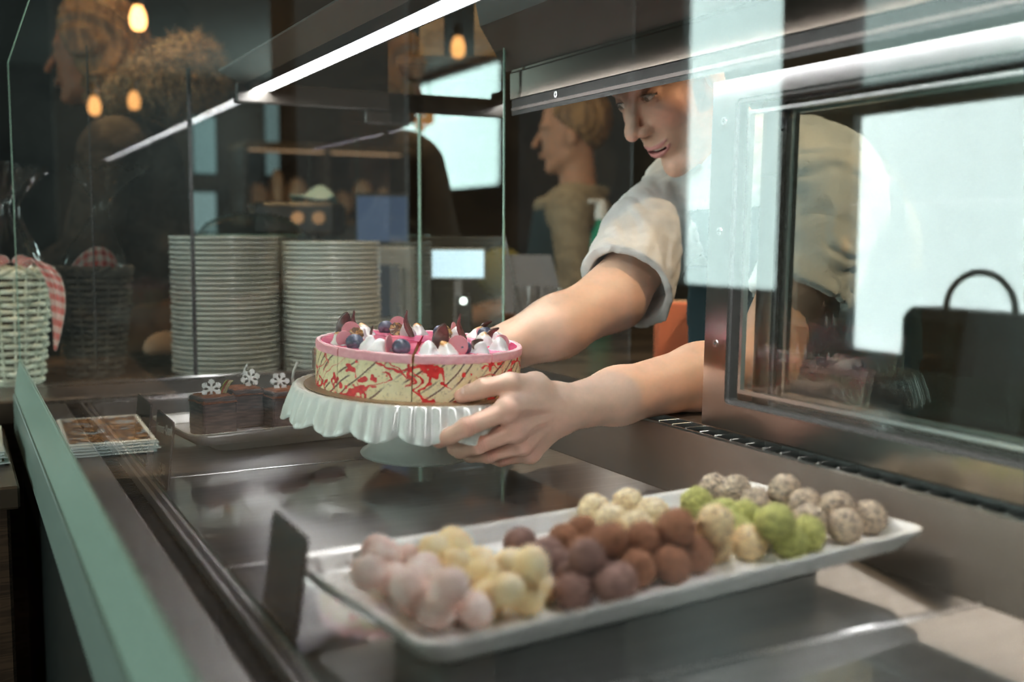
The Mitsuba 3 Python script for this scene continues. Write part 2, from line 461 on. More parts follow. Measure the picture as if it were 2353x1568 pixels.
# food
def sponge_col(p, n, uv):
    th, z = uv.x * 6.2832, uv.y * 0.0425                 # angle round the cake, height up its side
    u = th * 0.122
    base = mix((0.72, 0.58, 0.32), (0.86, 0.74, 0.47), fbm(u * 140, z * 160, 0.0, 3))
    base = mix(base, (0.40, 0.30, 0.15), 0.55 * smoothstep(0.62, 0.80, fbm(u * 420, z * 420, 5.0, 2)))
    # brown diagonal strokes piped in pairs
    s = (u - z * (0.9 + 0.5 * noise(u * 20, 0.0, 3.0))) / 0.0150
    k = dr.floor(s)
    w = dr.abs(s - k - 0.5 + 0.22 * (noise(u * 60, z * 60, 2.0) - 0.5))
    on = smoothstep(0.40, 0.52, noise(k * 3.3, z * 60, 7.0))
    base = mix(base, (0.115, 0.045, 0.028), (1 - smoothstep(0.075, 0.115, w)) * on)
    # red drizzle: wandering threads and blots
    wx, wz = u + 0.022 * (noise(u * 48, z * 90, 1.0) - 0.5), z + 0.022 * (noise(u * 52, z * 80, 9.0) - 0.5)
    red = 0.0
    for f, g, o, tilt in ((33, 30, 0.0, 0.9), (27, 35, 11.0, -1.3), (40, 22, 23.0, 0.1), (24, 40, 37.0, -0.5)):
        r = dr.abs(noise(wx * f + tilt * wz * f, wz * g, o) - 0.5 + 0.05 * (noise(u * 300, z * 300, o) - 0.5))
        red = dr.maximum(red, (1 - smoothstep(0.016, 0.030, r)) * smoothstep(0.36, 0.46, noise(u * 24, z * 30, o + 3)))
    blot = smoothstep(0.71, 0.74, noise(u * 52 + 4.1, z * 100, 4.0) * 0.66 + noise(u * 230, z * 230, 6.0) * 0.34)
    red = dr.maximum(red, blot)
    return mix(base, mix((0.50, 0.010, 0.012), (0.68, 0.030, 0.028), noise(u * 200, z * 200, 1.0)), red)


pr('sponge', proc(sponge_col), 0.65)
pr('cake_pink', speckle((0.80, 0.33, 0.37), (0.86, 0.40, 0.43), 160), 0.7)
pr('cake_inside', speckle((0.42, 0.25, 0.12), (0.56, 0.36, 0.20), 220), 0.8)


def glaze_bump(p, n, uv):
    return fbm(p.x * 26, p.y * 70, p.z * 20, 3)


pr('glaze', speckle((0.72, 0.045, 0.13), (0.86, 0.13, 0.20), 24, 0.3, 0.7), 0.16, specular=0.6, clearcoat=0.6, clearcoat_gloss=0.95, bump=proc(glaze_bump), bscale=0.0035)


def toasted(p, n, uv):
    return mix((0.86, 0.83, 0.78), (0.50, 0.21, 0.045), smoothstep(0.62, 0.95, uv.y + 0.5 * (fbm(p.x * 130, p.y * 130, p.z * 130, 2) - 0.5)))


pr('meringue', (0.87, 0.86, 0.85), 0.5, flatness=0.4)
pr('meringue_toasted', proc(toasted), 0.5)
pr('pink_chocolate', (0.58, 0.19, 0.22), 0.42)
pr('dark_chocolate', speckle((0.022, 0.010, 0.008), (0.045, 0.021, 0.016), 120), 0.32, specular=0.5)
pr('blueberry', speckle((0.012, 0.015, 0.032), (0.055, 0.068, 0.11), 120), 0.42)
pr('gold_slice', speckle((0.34, 0.20, 0.06), (0.08, 0.045, 0.02), 230, 0.45, 0.6), 0.4)
pr('cocoa_top', speckle((0.10, 0.035, 0.018), (0.155, 0.058, 0.028), 220), 0.9)


def brownie_side(p, n, uv):
    l = fbm(p.x * 60, p.y * 60, p.z * 420, 3)
    return mix((0.014, 0.009, 0.010), (0.062, 0.038, 0.034), smoothstep(0.35, 0.75, l))


pr('brownie', proc(brownie_side), 0.75)
pr('sugar', (0.82, 0.84, 0.84), 0.7)


def transfer(p, n, uv):
    s = uv.x * 9
    k = dr.floor(s)
    c = cell_rand(k)
    a = mix((0.30, 0.17, 0.06), (0.30, 0.36, 0.10), smoothstep(0.5, 0.52, c))
    a = mix(a, (0.40, 0.05, 0.07), smoothstep(0.78, 0.80, c))
    return mix(a, (0.08, 0.035, 0.015), 1 - smoothstep(0.1, 0.18, dr.abs(s - k - 0.5)))


pr('transfer', proc(transfer), 0.4)
pr('truffle_pink', speckle((0.74, 0.48, 0.42), (0.84, 0.63, 0.57), 90), 0.85)
pr('truffle_cream', speckle((0.80, 0.54, 0.27), (0.87, 0.65, 0.38), 90), 0.85)
pr('truffle_dark', speckle((0.085, 0.040, 0.030), (0.135, 0.072, 0.058), 120), 0.8)
pr('truffle_cocoa', speckle((0.115, 0.044, 0.020), (0.165, 0.068, 0.033), 160), 0.95)


def crumbs(a, b, c, s):
    def fn(p, n, uv):
        x = mix(a, b, smoothstep(0.30, 0.70, fbm(p.x * s, p.y * s, p.z * s, 2)))
        return mix(x, c, 0.75 * smoothstep(0.52, 0.74, fbm(p.x * s * 1.1 + 9, p.y * s * 1.1, p.z * s * 1.1, 2)))
    return proc(fn)


pr('truffle_hazel', crumbs((0.56, 0.40, 0.22), (0.76, 0.61, 0.38), (0.26, 0.15, 0.08), 420), 0.85)
pr('truffle_tan', crumbs((0.48, 0.32, 0.16), (0.70, 0.52, 0.29), (0.18, 0.10, 0.06), 420), 0.85)
pr('truffle_green', crumbs((0.22, 0.225, 0.065), (0.33, 0.335, 0.105), (0.15, 0.155, 0.05), 300), 0.9)
pr('truffle_grey', crumbs((0.20, 0.165, 0.125), (0.46, 0.36, 0.26), (0.075, 0.055, 0.055), 420), 0.85)


def dusting(p, n, uv):
    return fbm(p.x * 180, p.y * 180, p.z * 180, 3)


pr('coconut', speckle((0.66, 0.66, 0.64), (0.82, 0.82, 0.80), 220), 0.9)
# people
def skin_col(p, n, uv):
    a = fbm(p.x * 60, p.y * 60, p.z * 60, 3)
    return mix((0.50, 0.285, 0.19), (0.60, 0.37, 0.26), a)


def vcol(name, rough, **kw):
    pr(name, {'type': 'mesh_attribute', 'name': 'vertex_color'}, rough, **kw)


vcol('skin', 0.48, specular=0.35, sheen=0.2)
pr('nail', (0.68, 0.44, 0.37), 0.25)
pr('eye_white', (0.60, 0.57, 0.54), 0.15)
pr('iris', (0.05, 0.035, 0.022), 0.1)
pr('teeth', (0.70, 0.66, 0.58), 0.25)
pr('hair_dark', speckle((0.018, 0.012, 0.008), (0.045, 0.028, 0.018), 300, s2=40), 0.5)
pr('hair_blonde', speckle((0.16, 0.085, 0.032), (0.34, 0.20, 0.085), 90, s2=14), 0.5)
pr('shirt', speckle((0.44, 0.45, 0.45), (0.50, 0.51, 0.51), 30), 0.85, sheen=0.3)
pr('apron_teal', (0.016, 0.040, 0.048), 0.8)
pr('khaki', speckle((0.27, 0.225, 0.15), (0.33, 0.28, 0.19), 40), 0.85)
pr('khaki_dark', (0.17, 0.14, 0.09), 0.85)
pr('coat', speckle((0.022, 0.018, 0.013), (0.042, 0.034, 0.025), 30), 0.8)
pr('coat_brown', speckle((0.13, 0.065, 0.028), (0.20, 0.105, 0.048), 12), 0.7)
pr('fur', speckle((0.20, 0.13, 0.065), (0.48, 0.33, 0.18), 160), 0.8)
pr('mustard', (0.26, 0.23, 0.05), 0.8)
pr('bag_leather', (0.020, 0.014, 0.010), 0.4)
# ================= the room =================
FZ, CZ = -0.9, 2.1
struct('floor', box(-3.5, 3.4, -3.1, 13.2, FZ - 0.05, FZ), 'm_floor')
struct('ceiling', box(-3.5, 3.4, -3.1, 13.2, CZ, CZ + 0.05), 'm_ceiling')
struct('wall_left', box(-3.6, -3.5, -3.1, 13.2, FZ, CZ), 'm_wall_dark')
struct('wall_right', box(3.3, 3.4, -3.1, 13.2, FZ, CZ), 'm_wall_brown')
struct('wall_far', box(-3.5, 3.3, 13.1, 13.2, FZ, CZ), 'm_wall_dark')
struct('wall_near', box(-3.5, 3.3, -3.2, -3.1, FZ, CZ), 'm_wall_dark')
# the partition that closes the service area at the far end
struct('wall_back', box(0.45, 3.3, 5.45, 5.55, FZ, CZ), 'm_wall_brown')


def shop_window(y0, y1, z0, z1, panes, split=None):
    """A window in the left wall: frame bars and panes of daylight. panes: (y0, y1, z0, z1, radiance)."""
    w = key_for('window_%d' % (1 + sum(k.startswith('window_') and k.count('__') == 0 for k in list(scene) + list(things))))
    things.add(w)
    labels[w] = {'kind': 'structure'}
    bars = [rbox(-3.5, -3.40, y0 - 0.05, y0, z0 - 0.05, z1 + 0.05, 0.006), rbox(-3.5, -3.40, y1, y1 + 0.05, z0 - 0.05, z1 + 0.05, 0.006),
            rbox(-3.5, -3.40, y0, y1, z0 - 0.05, z0, 0.006), rbox(-3.5, -3.40, y0, y1, z1, z1 + 0.05, 0.006)]
    for s in split or ():
        bars.append(rbox(-3.5, -3.42, s[0], s[1], s[2], s[3], 0.006))
    add('frame', cat(*bars), 'm_window_frame', w)
    for a, b, c, d, r in panes:
        add('pane', quad((-3.45, a, c), (-3.45, b, c), (-3.45, b, d), (-3.45, a, d)), None, w, emitter=emitter(r))


shop_window(1.05, 3.64, -0.22, 1.52, [(1.05, 3.64, -0.22, 0.82, DAY_B), (1.05, 3.64, 0.95, 1.52, DAY_DIM)], split=[(1.05, 3.64, 0.82, 0.95)])
shop_window(-2.95, 0.78, -0.22, 1.52, [(-2.95, 0.78, -0.22, 0.82, DAY_FILL), (-2.95, 0.78, 0.95, 1.52, DAY_DIM)], split=[(-2.95, 0.78, 0.82, 0.95), (-1.15, -1.05, -0.22, 0.82)])  # unseen window added to brighten the camera-facing sides
shop_window(4.13, 4.92, 0.02, 1.75, [(4.13, 4.92, 0.02, 1.75, DAY)])
shop_window(9.75, 12.55, 0.78, 2.0, [(9.75, 12.55, 0.78, 2.0, DAY_FAR)])
# unseen columns added to block window reflections in the glass
struct('trim_1', rbox(-1.14, -0.76, 3.30, 3.56, FZ, CZ, 0.01), 'm_pillar')
struct('trim_2', rbox(-1.16, -0.86, 2.02, 2.52, FZ, CZ, 0.01), 'm_pillar')

# ================= the display case =================
case = thing('display_case', 'long refrigerated pastry display case of brushed steel with glass front and sliding back doors', 'display case')
Y0, Y1 = -0.25, 1.955
# body below the deck
add('body', rbox(0.092, 0.80, Y0 - 0.02, Y1 + 0.02, FZ + 0.08, -0.045, 0.004), 'm_case_body', case, label='glossy black front and body below the deck')
add('plinth', box(0.13, 0.77, Y0, Y1, FZ, FZ + 0.079), 'm_black', case)
# deck plates with small gaps
for a, b in ((Y0, 0.208), (0.208, 0.568), (0.568, 0.928), (0.928, 1.308), (1.308, 1.668), (1.668, Y1)):
    pl_ = rbox(0.2, 0.713, a + 0.0022, b - 0.0022, -0.014, 0.0, 0.0022)
    add('deck_plate', pl_, 'm_deck', case, uv=np.asarray(pl_.vertices)[:, :2])
    add('seam_strip', tube([(0.2, b, -0.0012), (0.713, b, -0.0012)], 0.0021, 12), 'm_bright_steel', case, smooth=True)
add('deck_bed', box(0.12, 0.75, Y0, Y1, -0.045, -0.016), 'm_black', case)
# front rail, inner ledge, vent strip
rail = [(0.0975, 0.0), (0.0975, 0.0765), (0.0965, 0.078), (0.0942, 0.078), (0.0928, 0.0765), (0.0845, 0.0255), (0.0850, 0.0235), (0.0870, 0.0)]
add('front_rail', prism_y(rail, Y0, Y1 + 0.01), 'm_rail', case, label='metal rail that carries the front glass, mint window reflection in its colour')
add('rail_base', prism_y([(0.0820, -0.0448), (0.0820, 0.0200), (0.0832, 0.0215), (0.0868, 0.0215), (0.0868, -0.0448)], Y0, Y1 + 0.008), 'm_rail_dark', case, label='darker strip below the front rail')
add('inner_ledge', prism_y([(0.098, -0.03), (0.098, 0.0025), (0.160, 0.0015), (0.1635, -0.002), (0.1635, -0.03)], Y0, Y1), 'm_ledge', case)
vent = [box(0.164, 0.1995, Y0, Y1, -0.03, -0.016)]
for k in range(250):
    y = Y0 + 0.004 + k * (Y1 - Y0 - 0.01) / 250
    vent.append(box(0.1645, 0.184, y, y + 0.0042, -0.0165, -0.009))
add('vent_strip', cat(*vent), 'm_black', case, kind='stuff', label='black perforated air vent strip')
add('tag_rail', prism_y([(0.185, -0.016), (0.185, 0.001), (0.189, 0.001), (0.189, -0.008), (0.1955, -0.008), (0.1955, 0.0), (0.1992, 0.0), (0.1992, -0.016)], Y0, Y1), 'm_ledge', case)
# back wall of the well, rising to the grille
add('back_wall', prism_y([(0.7135, -0.016), (0.7135, 0.0), (0.743, 0.066), (0.746, 0.066), (0.7185, 0.0), (0.7185, -0.016)], Y0, Y1), 'm_steel_wall', case, label='sloping brushed steel wall behind the deck')
g = add('back_grille', cat(prism_y([(0.7425, 0.060), (0.7425, 0.0672), (0.746, 0.0672), (0.746, 0.060)], Y0, Y1), prism_y([(0.770, 0.058), (0.770, 0.0695), (0.7728, 0.0695), (0.7728, 0.058)], Y0, Y1)),
        'm_aluminium', case, label='steel air grille of small rectangular openings')
cell = rbox(-0.013, 0.013, -0.0011, 0.0011, -0.0105, 0.0012, 0.0005)
cell_ply = mikit.ply(cell, None)
for k in range(78):
    y = 1.94 - k * 0.0268
    if y < Y0 + 0.01:
        break
    add('divider', cell_ply, 'm_aluminium', g, to_world=T().translate([0.758, y, 0.0674]))
add('duct', prism_y([(0.7462, 0.03), (0.7462, 0.045), (0.77, 0.045), (0.77, 0.03)], Y0, Y1), 'm_black', case)
add('back_sill', rbox(0.7732, 0.86, Y0, Y1, 0.03, 0.0665, 0.002), 'm_steel_wall', case)

# ---- glass: vertical front pane, slanting upper pane, end pane, fixed back pane ----
XG, ZK = 0.095, 0.562
SL = (0.245, 1.0)
add('front_glass', quad((XG, Y0, 0.0782), (XG, Y1 + 0.008, 0.0782), (XG, Y1 + 0.008, ZK), (XG, Y0, ZK)), 'm_glass', case)
add('upper_glass', quad((XG, Y0, ZK), (XG, Y1 + 0.008, ZK), (SL[0], Y1 + 0.008, SL[1]), (SL[0], Y0, SL[1])), 'm_glass', case)
ye = 1.965
add('end_glass', trimesh.Trimesh(np.array([(XG, ye, 0.0), (0.755, ye, 0.0), (0.755, ye, ZK + 0.09), (XG + 0.03, ye, ZK + 0.09), (XG, ye, ZK)]), [[0, 1, 2], [0, 2, 3], [0, 3, 4]], process=False), 'm_glass', case)
add('glass_edge', cat(box(XG - 0.001, XG + 0.0012, Y1 + 0.0105, Y1 + 0.013, 0.0782, ZK), tube([(XG, Y1 + 0.009, ZK), (SL[0], Y1 + 0.009, SL[1])], 0.0016, 6)), 'm_glass_edge', case, label='polished green edge of the front glass')
add('end_sill', rbox(0.10, 0.755, ye - 0.009, ye + 0.012, 0.0, 0.031, 0.001), 'm_dark_panel', case)
add('sill_strip', cat(rbox(0.10, 0.755, ye - 0.011, ye + 0.012, 0.0312, 0.0355, 0.001), rbox(0.16, 0.713, ye - 0.0125, ye - 0.0095, 0.0, 0.005, 0.0008)), 'm_bright_steel', case)
add('end_post', rbox(0.3765, 0.3835, ye - 0.0035, ye - 0.0005, 0.036, 0.575, 0.0008), 'm_black', case, label='thin black upright joint in the end glass')
add('end_post', rbox(0.214, 0.2165, ye - 0.0025, ye - 0.0005, 0.036, 0.60, 0.0006), 'm_dark_panel', case)
add('fixed_back_glass', quad((0.745, 1.468, 0.0675), (0.745, 1.95, 0.0675), (0.745, 1.95, 0.66), (0.745, 1.468, 0.66)), 'm_glass', case)
add('glass_edge', cat(rbox(0.7435, 0.7465, 1.466, 1.4695, 0.0675, 0.66, 0.0005), rbox(0.7432, 0.7468, 1.795, 1.803, 0.0675, 0.50, 0.0008)), 'm_glass_edge', case)

# ---- header above the doors ----
hd = [(0.758, 0.4915), (0.758, 0.529), (0.7605, 0.532), (0.7605, 0.535), (0.82, 0.535), (0.82, 0.4918), (0.762, 0.4918), (0.762, 0.4912)]
add('header', prism_y(hd, Y0, 1.474), 'm_steel', case, label='brushed steel header over the doors')
add('header_panel', prism_y([(0.764, 0.536), (0.72, 0.600), (0.71, 0.645), (0.725, 0.645), (0.736, 0.602), (0.80, 0.536)], Y0, 1.500), 'm_dark_panel', case, label='dark canopy panel above the header')
add('door_track', prism_y([(0.761, 0.4675), (0.761, 0.491), (0.825, 0.491), (0.825, 0.4845), (0.776, 0.4835), (0.769, 0.4800), (0.768, 0.4698)], Y0, 1.474), 'm_black', case)
add('track_lip', cat(prism_y([(0.7595, 0.4738), (0.7595, 0.4785), (0.7625, 0.4785), (0.7625, 0.4738)], Y0, 1.473)), 'm_track', case)


def screw(parent, x, y, z, r=0.0042, cross=True, xf=None):
    s = trimesh.creation.cylinder(radius=r, height=0.0016, sections=20)
    s = rot(s, [0, 1, 0], 90)
    a = [s]
    h = [box(-0.0011, -0.0006, -r * 0.62, r * 0.62, -r * 0.13, r * 0.13)]
    if cross:
        h.append(box(-0.0011, -0.0006, -r * 0.13, r * 0.13, -r * 0.62, r * 0.62))
    m1, m2 = move(s, x, y, z), move(cat(*h), x - 0.0002, y, z)
    if xf is not None:
        m1, m2 = xf(m1), xf(m2)
    k = add('screw', m1, 'm_bright_steel', parent)
    return k, m2


k, slot = screw(case, 0.7603, 1.338, 0.4845, 0.0044)
PIV = (0.76, 0, 0.07)


def lean(m):
    return rot(m, [0, 1, 0], 1.0, PIV)


def slide_door(x, y0, y1, z0, z1, wy0, wy1, wz0, wz1, what):
    d = case + '__sliding_door'
    d = key_for('sliding_door', case)
    things.add(d)
    labels[d] = {'label': what}
    outer = sg.box(y0, z0, y1, z1).buffer(-0.001).buffer(0.001)
    hole = sg.box(wy0, wz0, wy1, wz1).buffer(-0.007).buffer(0.007, quad_segs=6)
    fr = trimesh.creation.extrude_polygon(outer.difference(hole), 0.019, engine='earcut')
    v = fr.vertices
    fr = trimesh.Trimesh(np.stack([v[:, 2] + x, v[:, 0], v[:, 1]], -1), fr.faces, process=False)
    fr.fix_normals()
    add('frame', lean(fr), 'm_door_steel', d)
    seal = trimesh.creation.extrude_polygon(hole.buffer(0.0004).difference(hole.buffer(-0.0042)), 0.012, engine='earcut')
    v = seal.vertices
    seal = trimesh.Trimesh(np.stack([v[:, 2] + x + 0.003, v[:, 0], v[:, 1]], -1), seal.faces, process=False)
    seal.fix_normals()
    add('seal', lean(seal), 'm_rubber', d)
    i = hole.buffer(-0.004)
    sp = trimesh.creation.extrude_polygon(i.buffer(-0.009).difference(i.buffer(-0.0135)), 0.006, engine='earcut')
    v = sp.vertices
    sp = trimesh.Trimesh(np.stack([v[:, 2] + x + 0.0075, v[:, 0], v[:, 1]], -1), sp.faces, process=False)
    sp.fix_normals()
    add('spacer', lean(sp), 'm_aluminium', d)
    for dx in (0.007, 0.0145):
        add('pane', lean(rot(quad((x + dx, wy0 + 0.002, wz0 + 0.002), (x + dx, wy1 - 0.002, wz0 + 0.002), (x + dx, wy1 - 0.002, wz1 - 0.002), (x + dx, wy0 + 0.002, wz1 - 0.002)), [0, 1, 0], 3.6 if x < 0.78 else 0.0, (x + dx, 0, wz0))), 'm_glass', d)
    return d


d1 = slide_door(0.76, -0.2, 0.992, 0.0735, 0.4595, -0.15, 0.953, 0.1025, 0.4375, 'front sliding door with a brushed steel frame and double glazing')
slots = []
for (yy, zz) in ((0.971, 0.4155), (0.972, 0.294), (0.972, 0.168)):
    k, s = screw(d1, 0.7598, yy, zz, xf=lean)
    slots.append(s)
add('screw_slots', cat(*slots, slot), 'm_black', d1)
d2 = slide_door(0.7905, -0.25, 0.942, 0.0735, 0.4595, -0.2, 0.916, 0.1025, 0.4375, 'rear sliding door parked behind the front one')

# ---- LED strip under its dark housing ----
led = thing('led_light', 'long white LED strip light running under the top of the display case', 'strip light')
add('diffuser', cat(box(0.4846, 0.5174, Y0 + 0.03, 1.951, 0.5438, 0.5446)), None, led, emitter=emitter(LED), label='glowing white diffuser')
add('housing', prism_y([(0.4815, 0.5415), (0.470, 0.556), (0.470, 0.566), (0.528, 0.566), (0.528, 0.5495), (0.5205, 0.5412), (0.5180, 0.5412), (0.5180, 0.5452), (0.4840, 0.5452), (0.4840, 0.5415)], Y0 + 0.02, 1.953), 'm_black_gloss', led)
add('reflector', prism_y([(0.476, 0.551), (0.430, 0.571), (0.430, 0.574), (0.470, 0.5625)], Y0 + 0.02, 1.953), 'm_dark_panel', led)
add('end_bracket', cat(rbox(0.46, 0.752, 1.9535, 1.9615, 0.520, 0.556, 0.003), rbox(0.700, 0.752, 1.9535, 1.9615, 0.495, 0.520, 0.003)), 'm_dark_panel', case, label='brown bracket that holds the lamp at the far end')
# two wide steel cross bars that carry the canopy
add('canopy_top', rbox(0.60, 0.74, Y0, 1.500, 0.646, 0.655, 0.002), 'm_dark_panel', case)

# ---- shelf and counter that continue past the far end of the case ----
ct = thing('counter', 'dark stone service counter behind the end glass, under the plate stacks and the grey basket', 'counter')
add('worktop', rbox(-0.16, 0.94, 1.985, 2.60, -0.035, 0.006, 0.003), 'm_counter', ct)
add('cabinet', rbox(-0.12, 0.90, 2.02, 2.56, FZ, -0.0352, 0.004), 'm_dark_wood', ct)
lg = thing('counter', 'low dark ledge on the customer side at the left edge, under the printed photographs', 'counter')
add('worktop', rbox(-0.62, 0.066, 1.50, 1.975, -0.065, -0.035, 0.003), 'm_counter', lg)
add('cabinet', rbox(-0.58, 0.055, 1.54, 1.96, FZ, -0.0652, 0.004), 'm_dark_wood', lg)
# ================= helpers for trays =================
def tray_mesh(L, W, rim_z, floor_z, wall, lip, foot_L, foot_W, r=0.016, under=0.006):
    """Rectangular platter: foot on the deck, flaring wall, rolled lip, recessed floor."""
    def ring(l, w, rr, z):
        q = rounded_rect(l, w, rr, 8)
        return np.column_stack([q, np.full(len(q), z)])
    fl, fw = L - 2 * wall, W - 2 * wall
    R = [ring(foot_L - 0.01, foot_W - 0.01, r, 0.0), ring(foot_L, foot_W, r, 0.001), ring(foot_L, foot_W, r, floor_z - under),
         ring(fl + 0.004, fw + 0.004, r, floor_z - under + 0.0015), ring(L - 0.010, W - 0.010, r, rim_z - 0.0075),
         ring(L - 0.001, W - 0.001, r, rim_z - 0.0036), ring(L, W, r, rim_z - 0.0018), ring(L - 0.0012, W - 0.0012, r, rim_z - 0.0003), ring(L - 0.004, W - 0.004, r, rim_z),
         ring(L - 2 * lip, W - 2 * lip, r, rim_z - 0.0012), ring(L - 2 * lip - 0.003, W - 2 * lip - 0.003, r, rim_z - 0.003),
         ring(fl + 0.006, fw + 0.006, r, floor_z + 0.0015), ring(fl, fw, r, floor_z), ring(fl * 0.5, fw * 0.4, r * 0.5, floor_z)]
    return loft(R)


def xf_z(deg, x, y, z=0.0):
    return T().translate([x, y, z]).rotate([0, 0, 1], deg)


# ================= truffle tray =================
tray = add('platter', tray_mesh(0.482, 0.216, 0.0475, 0.033, 0.016, 0.006, 0.385, 0.078), 'm_porcelain', smooth=40, to_world=xf_z(6.5, 0.466, 0.703),
           label='long white rectangular porcelain platter piled with assorted truffles', cat='platter')
# a thin bed of desiccated coconut under the truffles
v = []
cx, cy = 0.466, 0.703
ca, sa = math.cos(math.radians(6.5)), math.sin(math.radians(6.5))
g_ = np.stack(np.meshgrid(np.linspace(-0.221, 0.221, 90), np.linspace(-0.088, 0.088, 40), indexing='ij'), -1)
hgt = 0.0335 + 0.0022 * meshkit.fbm(np.concatenate([g_ * 160, g_[..., :1] * 0], -1), 3) * np.clip(1 - np.maximum(np.abs(g_[..., 0]) / 0.221, np.abs(g_[..., 1]) / 0.088) ** 8, 0, 1)
P = np.stack([cx + ca * g_[..., 0] - sa * g_[..., 1], cy + sa * g_[..., 0] + ca * g_[..., 1], hgt], -1)
add('coconut_flakes', grid_sheet(P), 'm_coconut', smooth=True, kind='stuff', label='dusting of white coconut flakes on the floor of the truffle platter', cat='coconut flakes')

TR = {'pink': ('pale pink', 'sugar-dusted pale pink truffles', 0.05, 14), 'cream': ('cream yellow', 'smooth cream yellow truffles', 0.04, 14),
      'dark': ('powdered dark chocolate', 'dark chocolate truffles with a pale bloom', 0.05, 16), 'cocoa': ('cocoa-dusted brown', 'cocoa-dusted brown truffles', 0.05, 16),
      'hazel': ('pale chopped-nut', 'truffles rolled in pale chopped nuts', 0.13, 46), 'tan': ('tan nut-crumb', 'truffles rolled in tan nut crumbs', 0.13, 46),
      'green': ('matcha green', 'matcha green truffles', 0.12, 30), 'grey': ('grey-brown nut-crumb', 'truffles rolled in grey-brown nut crumbs', 0.14, 46)}
ORD = ['first', 'second', 'third', 'fourth', 'fifth', 'sixth', 'seventh', 'eighth', 'ninth', 'tenth', 'eleventh', 'twelfth', 'thirteenth', 'fourteenth', 'fifteenth', 'sixteenth',
       'seventeenth', 'eighteenth', 'nineteenth', 'twentieth', 'twenty-first', 'twenty-second', 'twenty-third', 'twenty-fourth', 'twenty-fifth', 'twenty-sixth', 'twenty-seventh', 'twenty-eighth', 'twenty-ninth', 'thirtieth']


def truffle_mesh(amp, freq, seed, sub):
    m = trimesh.creation.icosphere(subdivisions=sub, radius=1.0)
    v = m.vertices
    d = (meshkit.fbm(v * freq / 10 + 31 * seed, 3, seed) - 0.5) * 2 * amp + (meshkit.noise(v * 1.3 + 7 * seed, seed) - 0.5) * 0.10
    if freq > 20:
        d = d + amp * 0.7 * (np.clip(meshkit.noise(v * freq / 5 + 3.1, seed + 5) - 0.55, 0, 1))
    return trimesh.Trimesh(v * (1 + d)[:, None], m.faces, process=False)


RIGHT = np.cross(FWD, UP)
for kind, pts in TRUFFLES.items():
    word, grp, amp, fr = TR[kind]
    plys = [mikit.ply(truffle_mesh(amp, fr, s, 4 if fr > 20 else 3), None, True) for s in (1, 2, 3)]
    order = sorted(range(len(pts)), key=lambda i: ((np.array(pts[i][:3]) - CAM) @ RIGHT) / ((np.array(pts[i][:3]) - CAM) @ FWD))
    for rank, i in enumerate(order):
        x, y, z, r = pts[i]
        side = 'left' if rank < len(pts) / 2 else 'right'
        n = rank if side == 'left' else len(pts) - 1 - rank
        lab = f'{word} truffle, {ORD[n] + " from the " + side if n else side + "most"} of the {word} ones'
        add('truffle', plys[i % 3], 'm_truffle_' + kind, label=lab, cat='truffle', group=grp,
            to_world=T().translate([x, y, z]).rotate([0.3, 0.5, 0.8], 57.0 * i).scale(r))

# ================= brownies =================
BT = (7.0, 0.419, 1.500)
add('platter', tray_mesh(0.34, 0.19, 0.0335, 0.0195, 0.018, 0.006, 0.24, 0.11, r=0.02), 'm_porcelain', smooth=40, to_world=xf_z(*BT),
    label='white rectangular porcelain platter carrying dark chocolate cakes, behind the cake stand', cat='platter')


def snowflake(r):
    parts = []
    for k in range(6):
        a = math.radians(60 * k + 30)
        bar = sg.LineString([(0, 0), (r * math.cos(a), r * math.sin(a))]).buffer(r * 0.115)
        parts.append(bar)
        for f, l in ((0.58, 0.34), (0.82, 0.22)):
            c = np.array([math.cos(a), math.sin(a)]) * r * f
            for s in (-1, 1):
                b = a + s * math.radians(55)
                parts.append(sg.LineString([c, c + np.array([math.cos(b), math.sin(b)]) * r * l]).buffer(r * 0.085))
    u = parts[0]
    for q in parts[1:]:
        u = u.union(q)
    u = u.union(sg.Point(0, 0).buffer(r * 0.26))
    m = trimesh.creation.extrude_polygon(u.simplify(r * 0.01), 0.0026, engine='earcut')
    m.apply_translation([0, 0, -0.0013])
    return m


def soft_cube(w, d, h, seed):
    c = 14
    ax = [np.linspace(-0.5, 0.5, c)] * 3
    m = trimesh.creation.box(extents=[1, 1, 1])
    for _ in range(4):
        m = m.subdivide()
    v = np.array(m.vertices)
    q = v * [w, d, h]
    b = 0.0035
    inner = np.clip(q, -np.array([w, d, h]) / 2 + b, np.array([w, d, h]) / 2 - b)
    dlt = q - inner
    ln = np.linalg.norm(dlt, axis=1, keepdims=True)
    q = inner + dlt / np.maximum(ln, 1e-9) * np.minimum(ln, b)
    q += 0.0012 * (meshkit.fbm(q * 130 + seed * 5, 3, seed) - 0.5)[:, None] * v * 2
    q[:, 2] += h / 2
    return trimesh.Trimesh(q, m.faces, process=False)


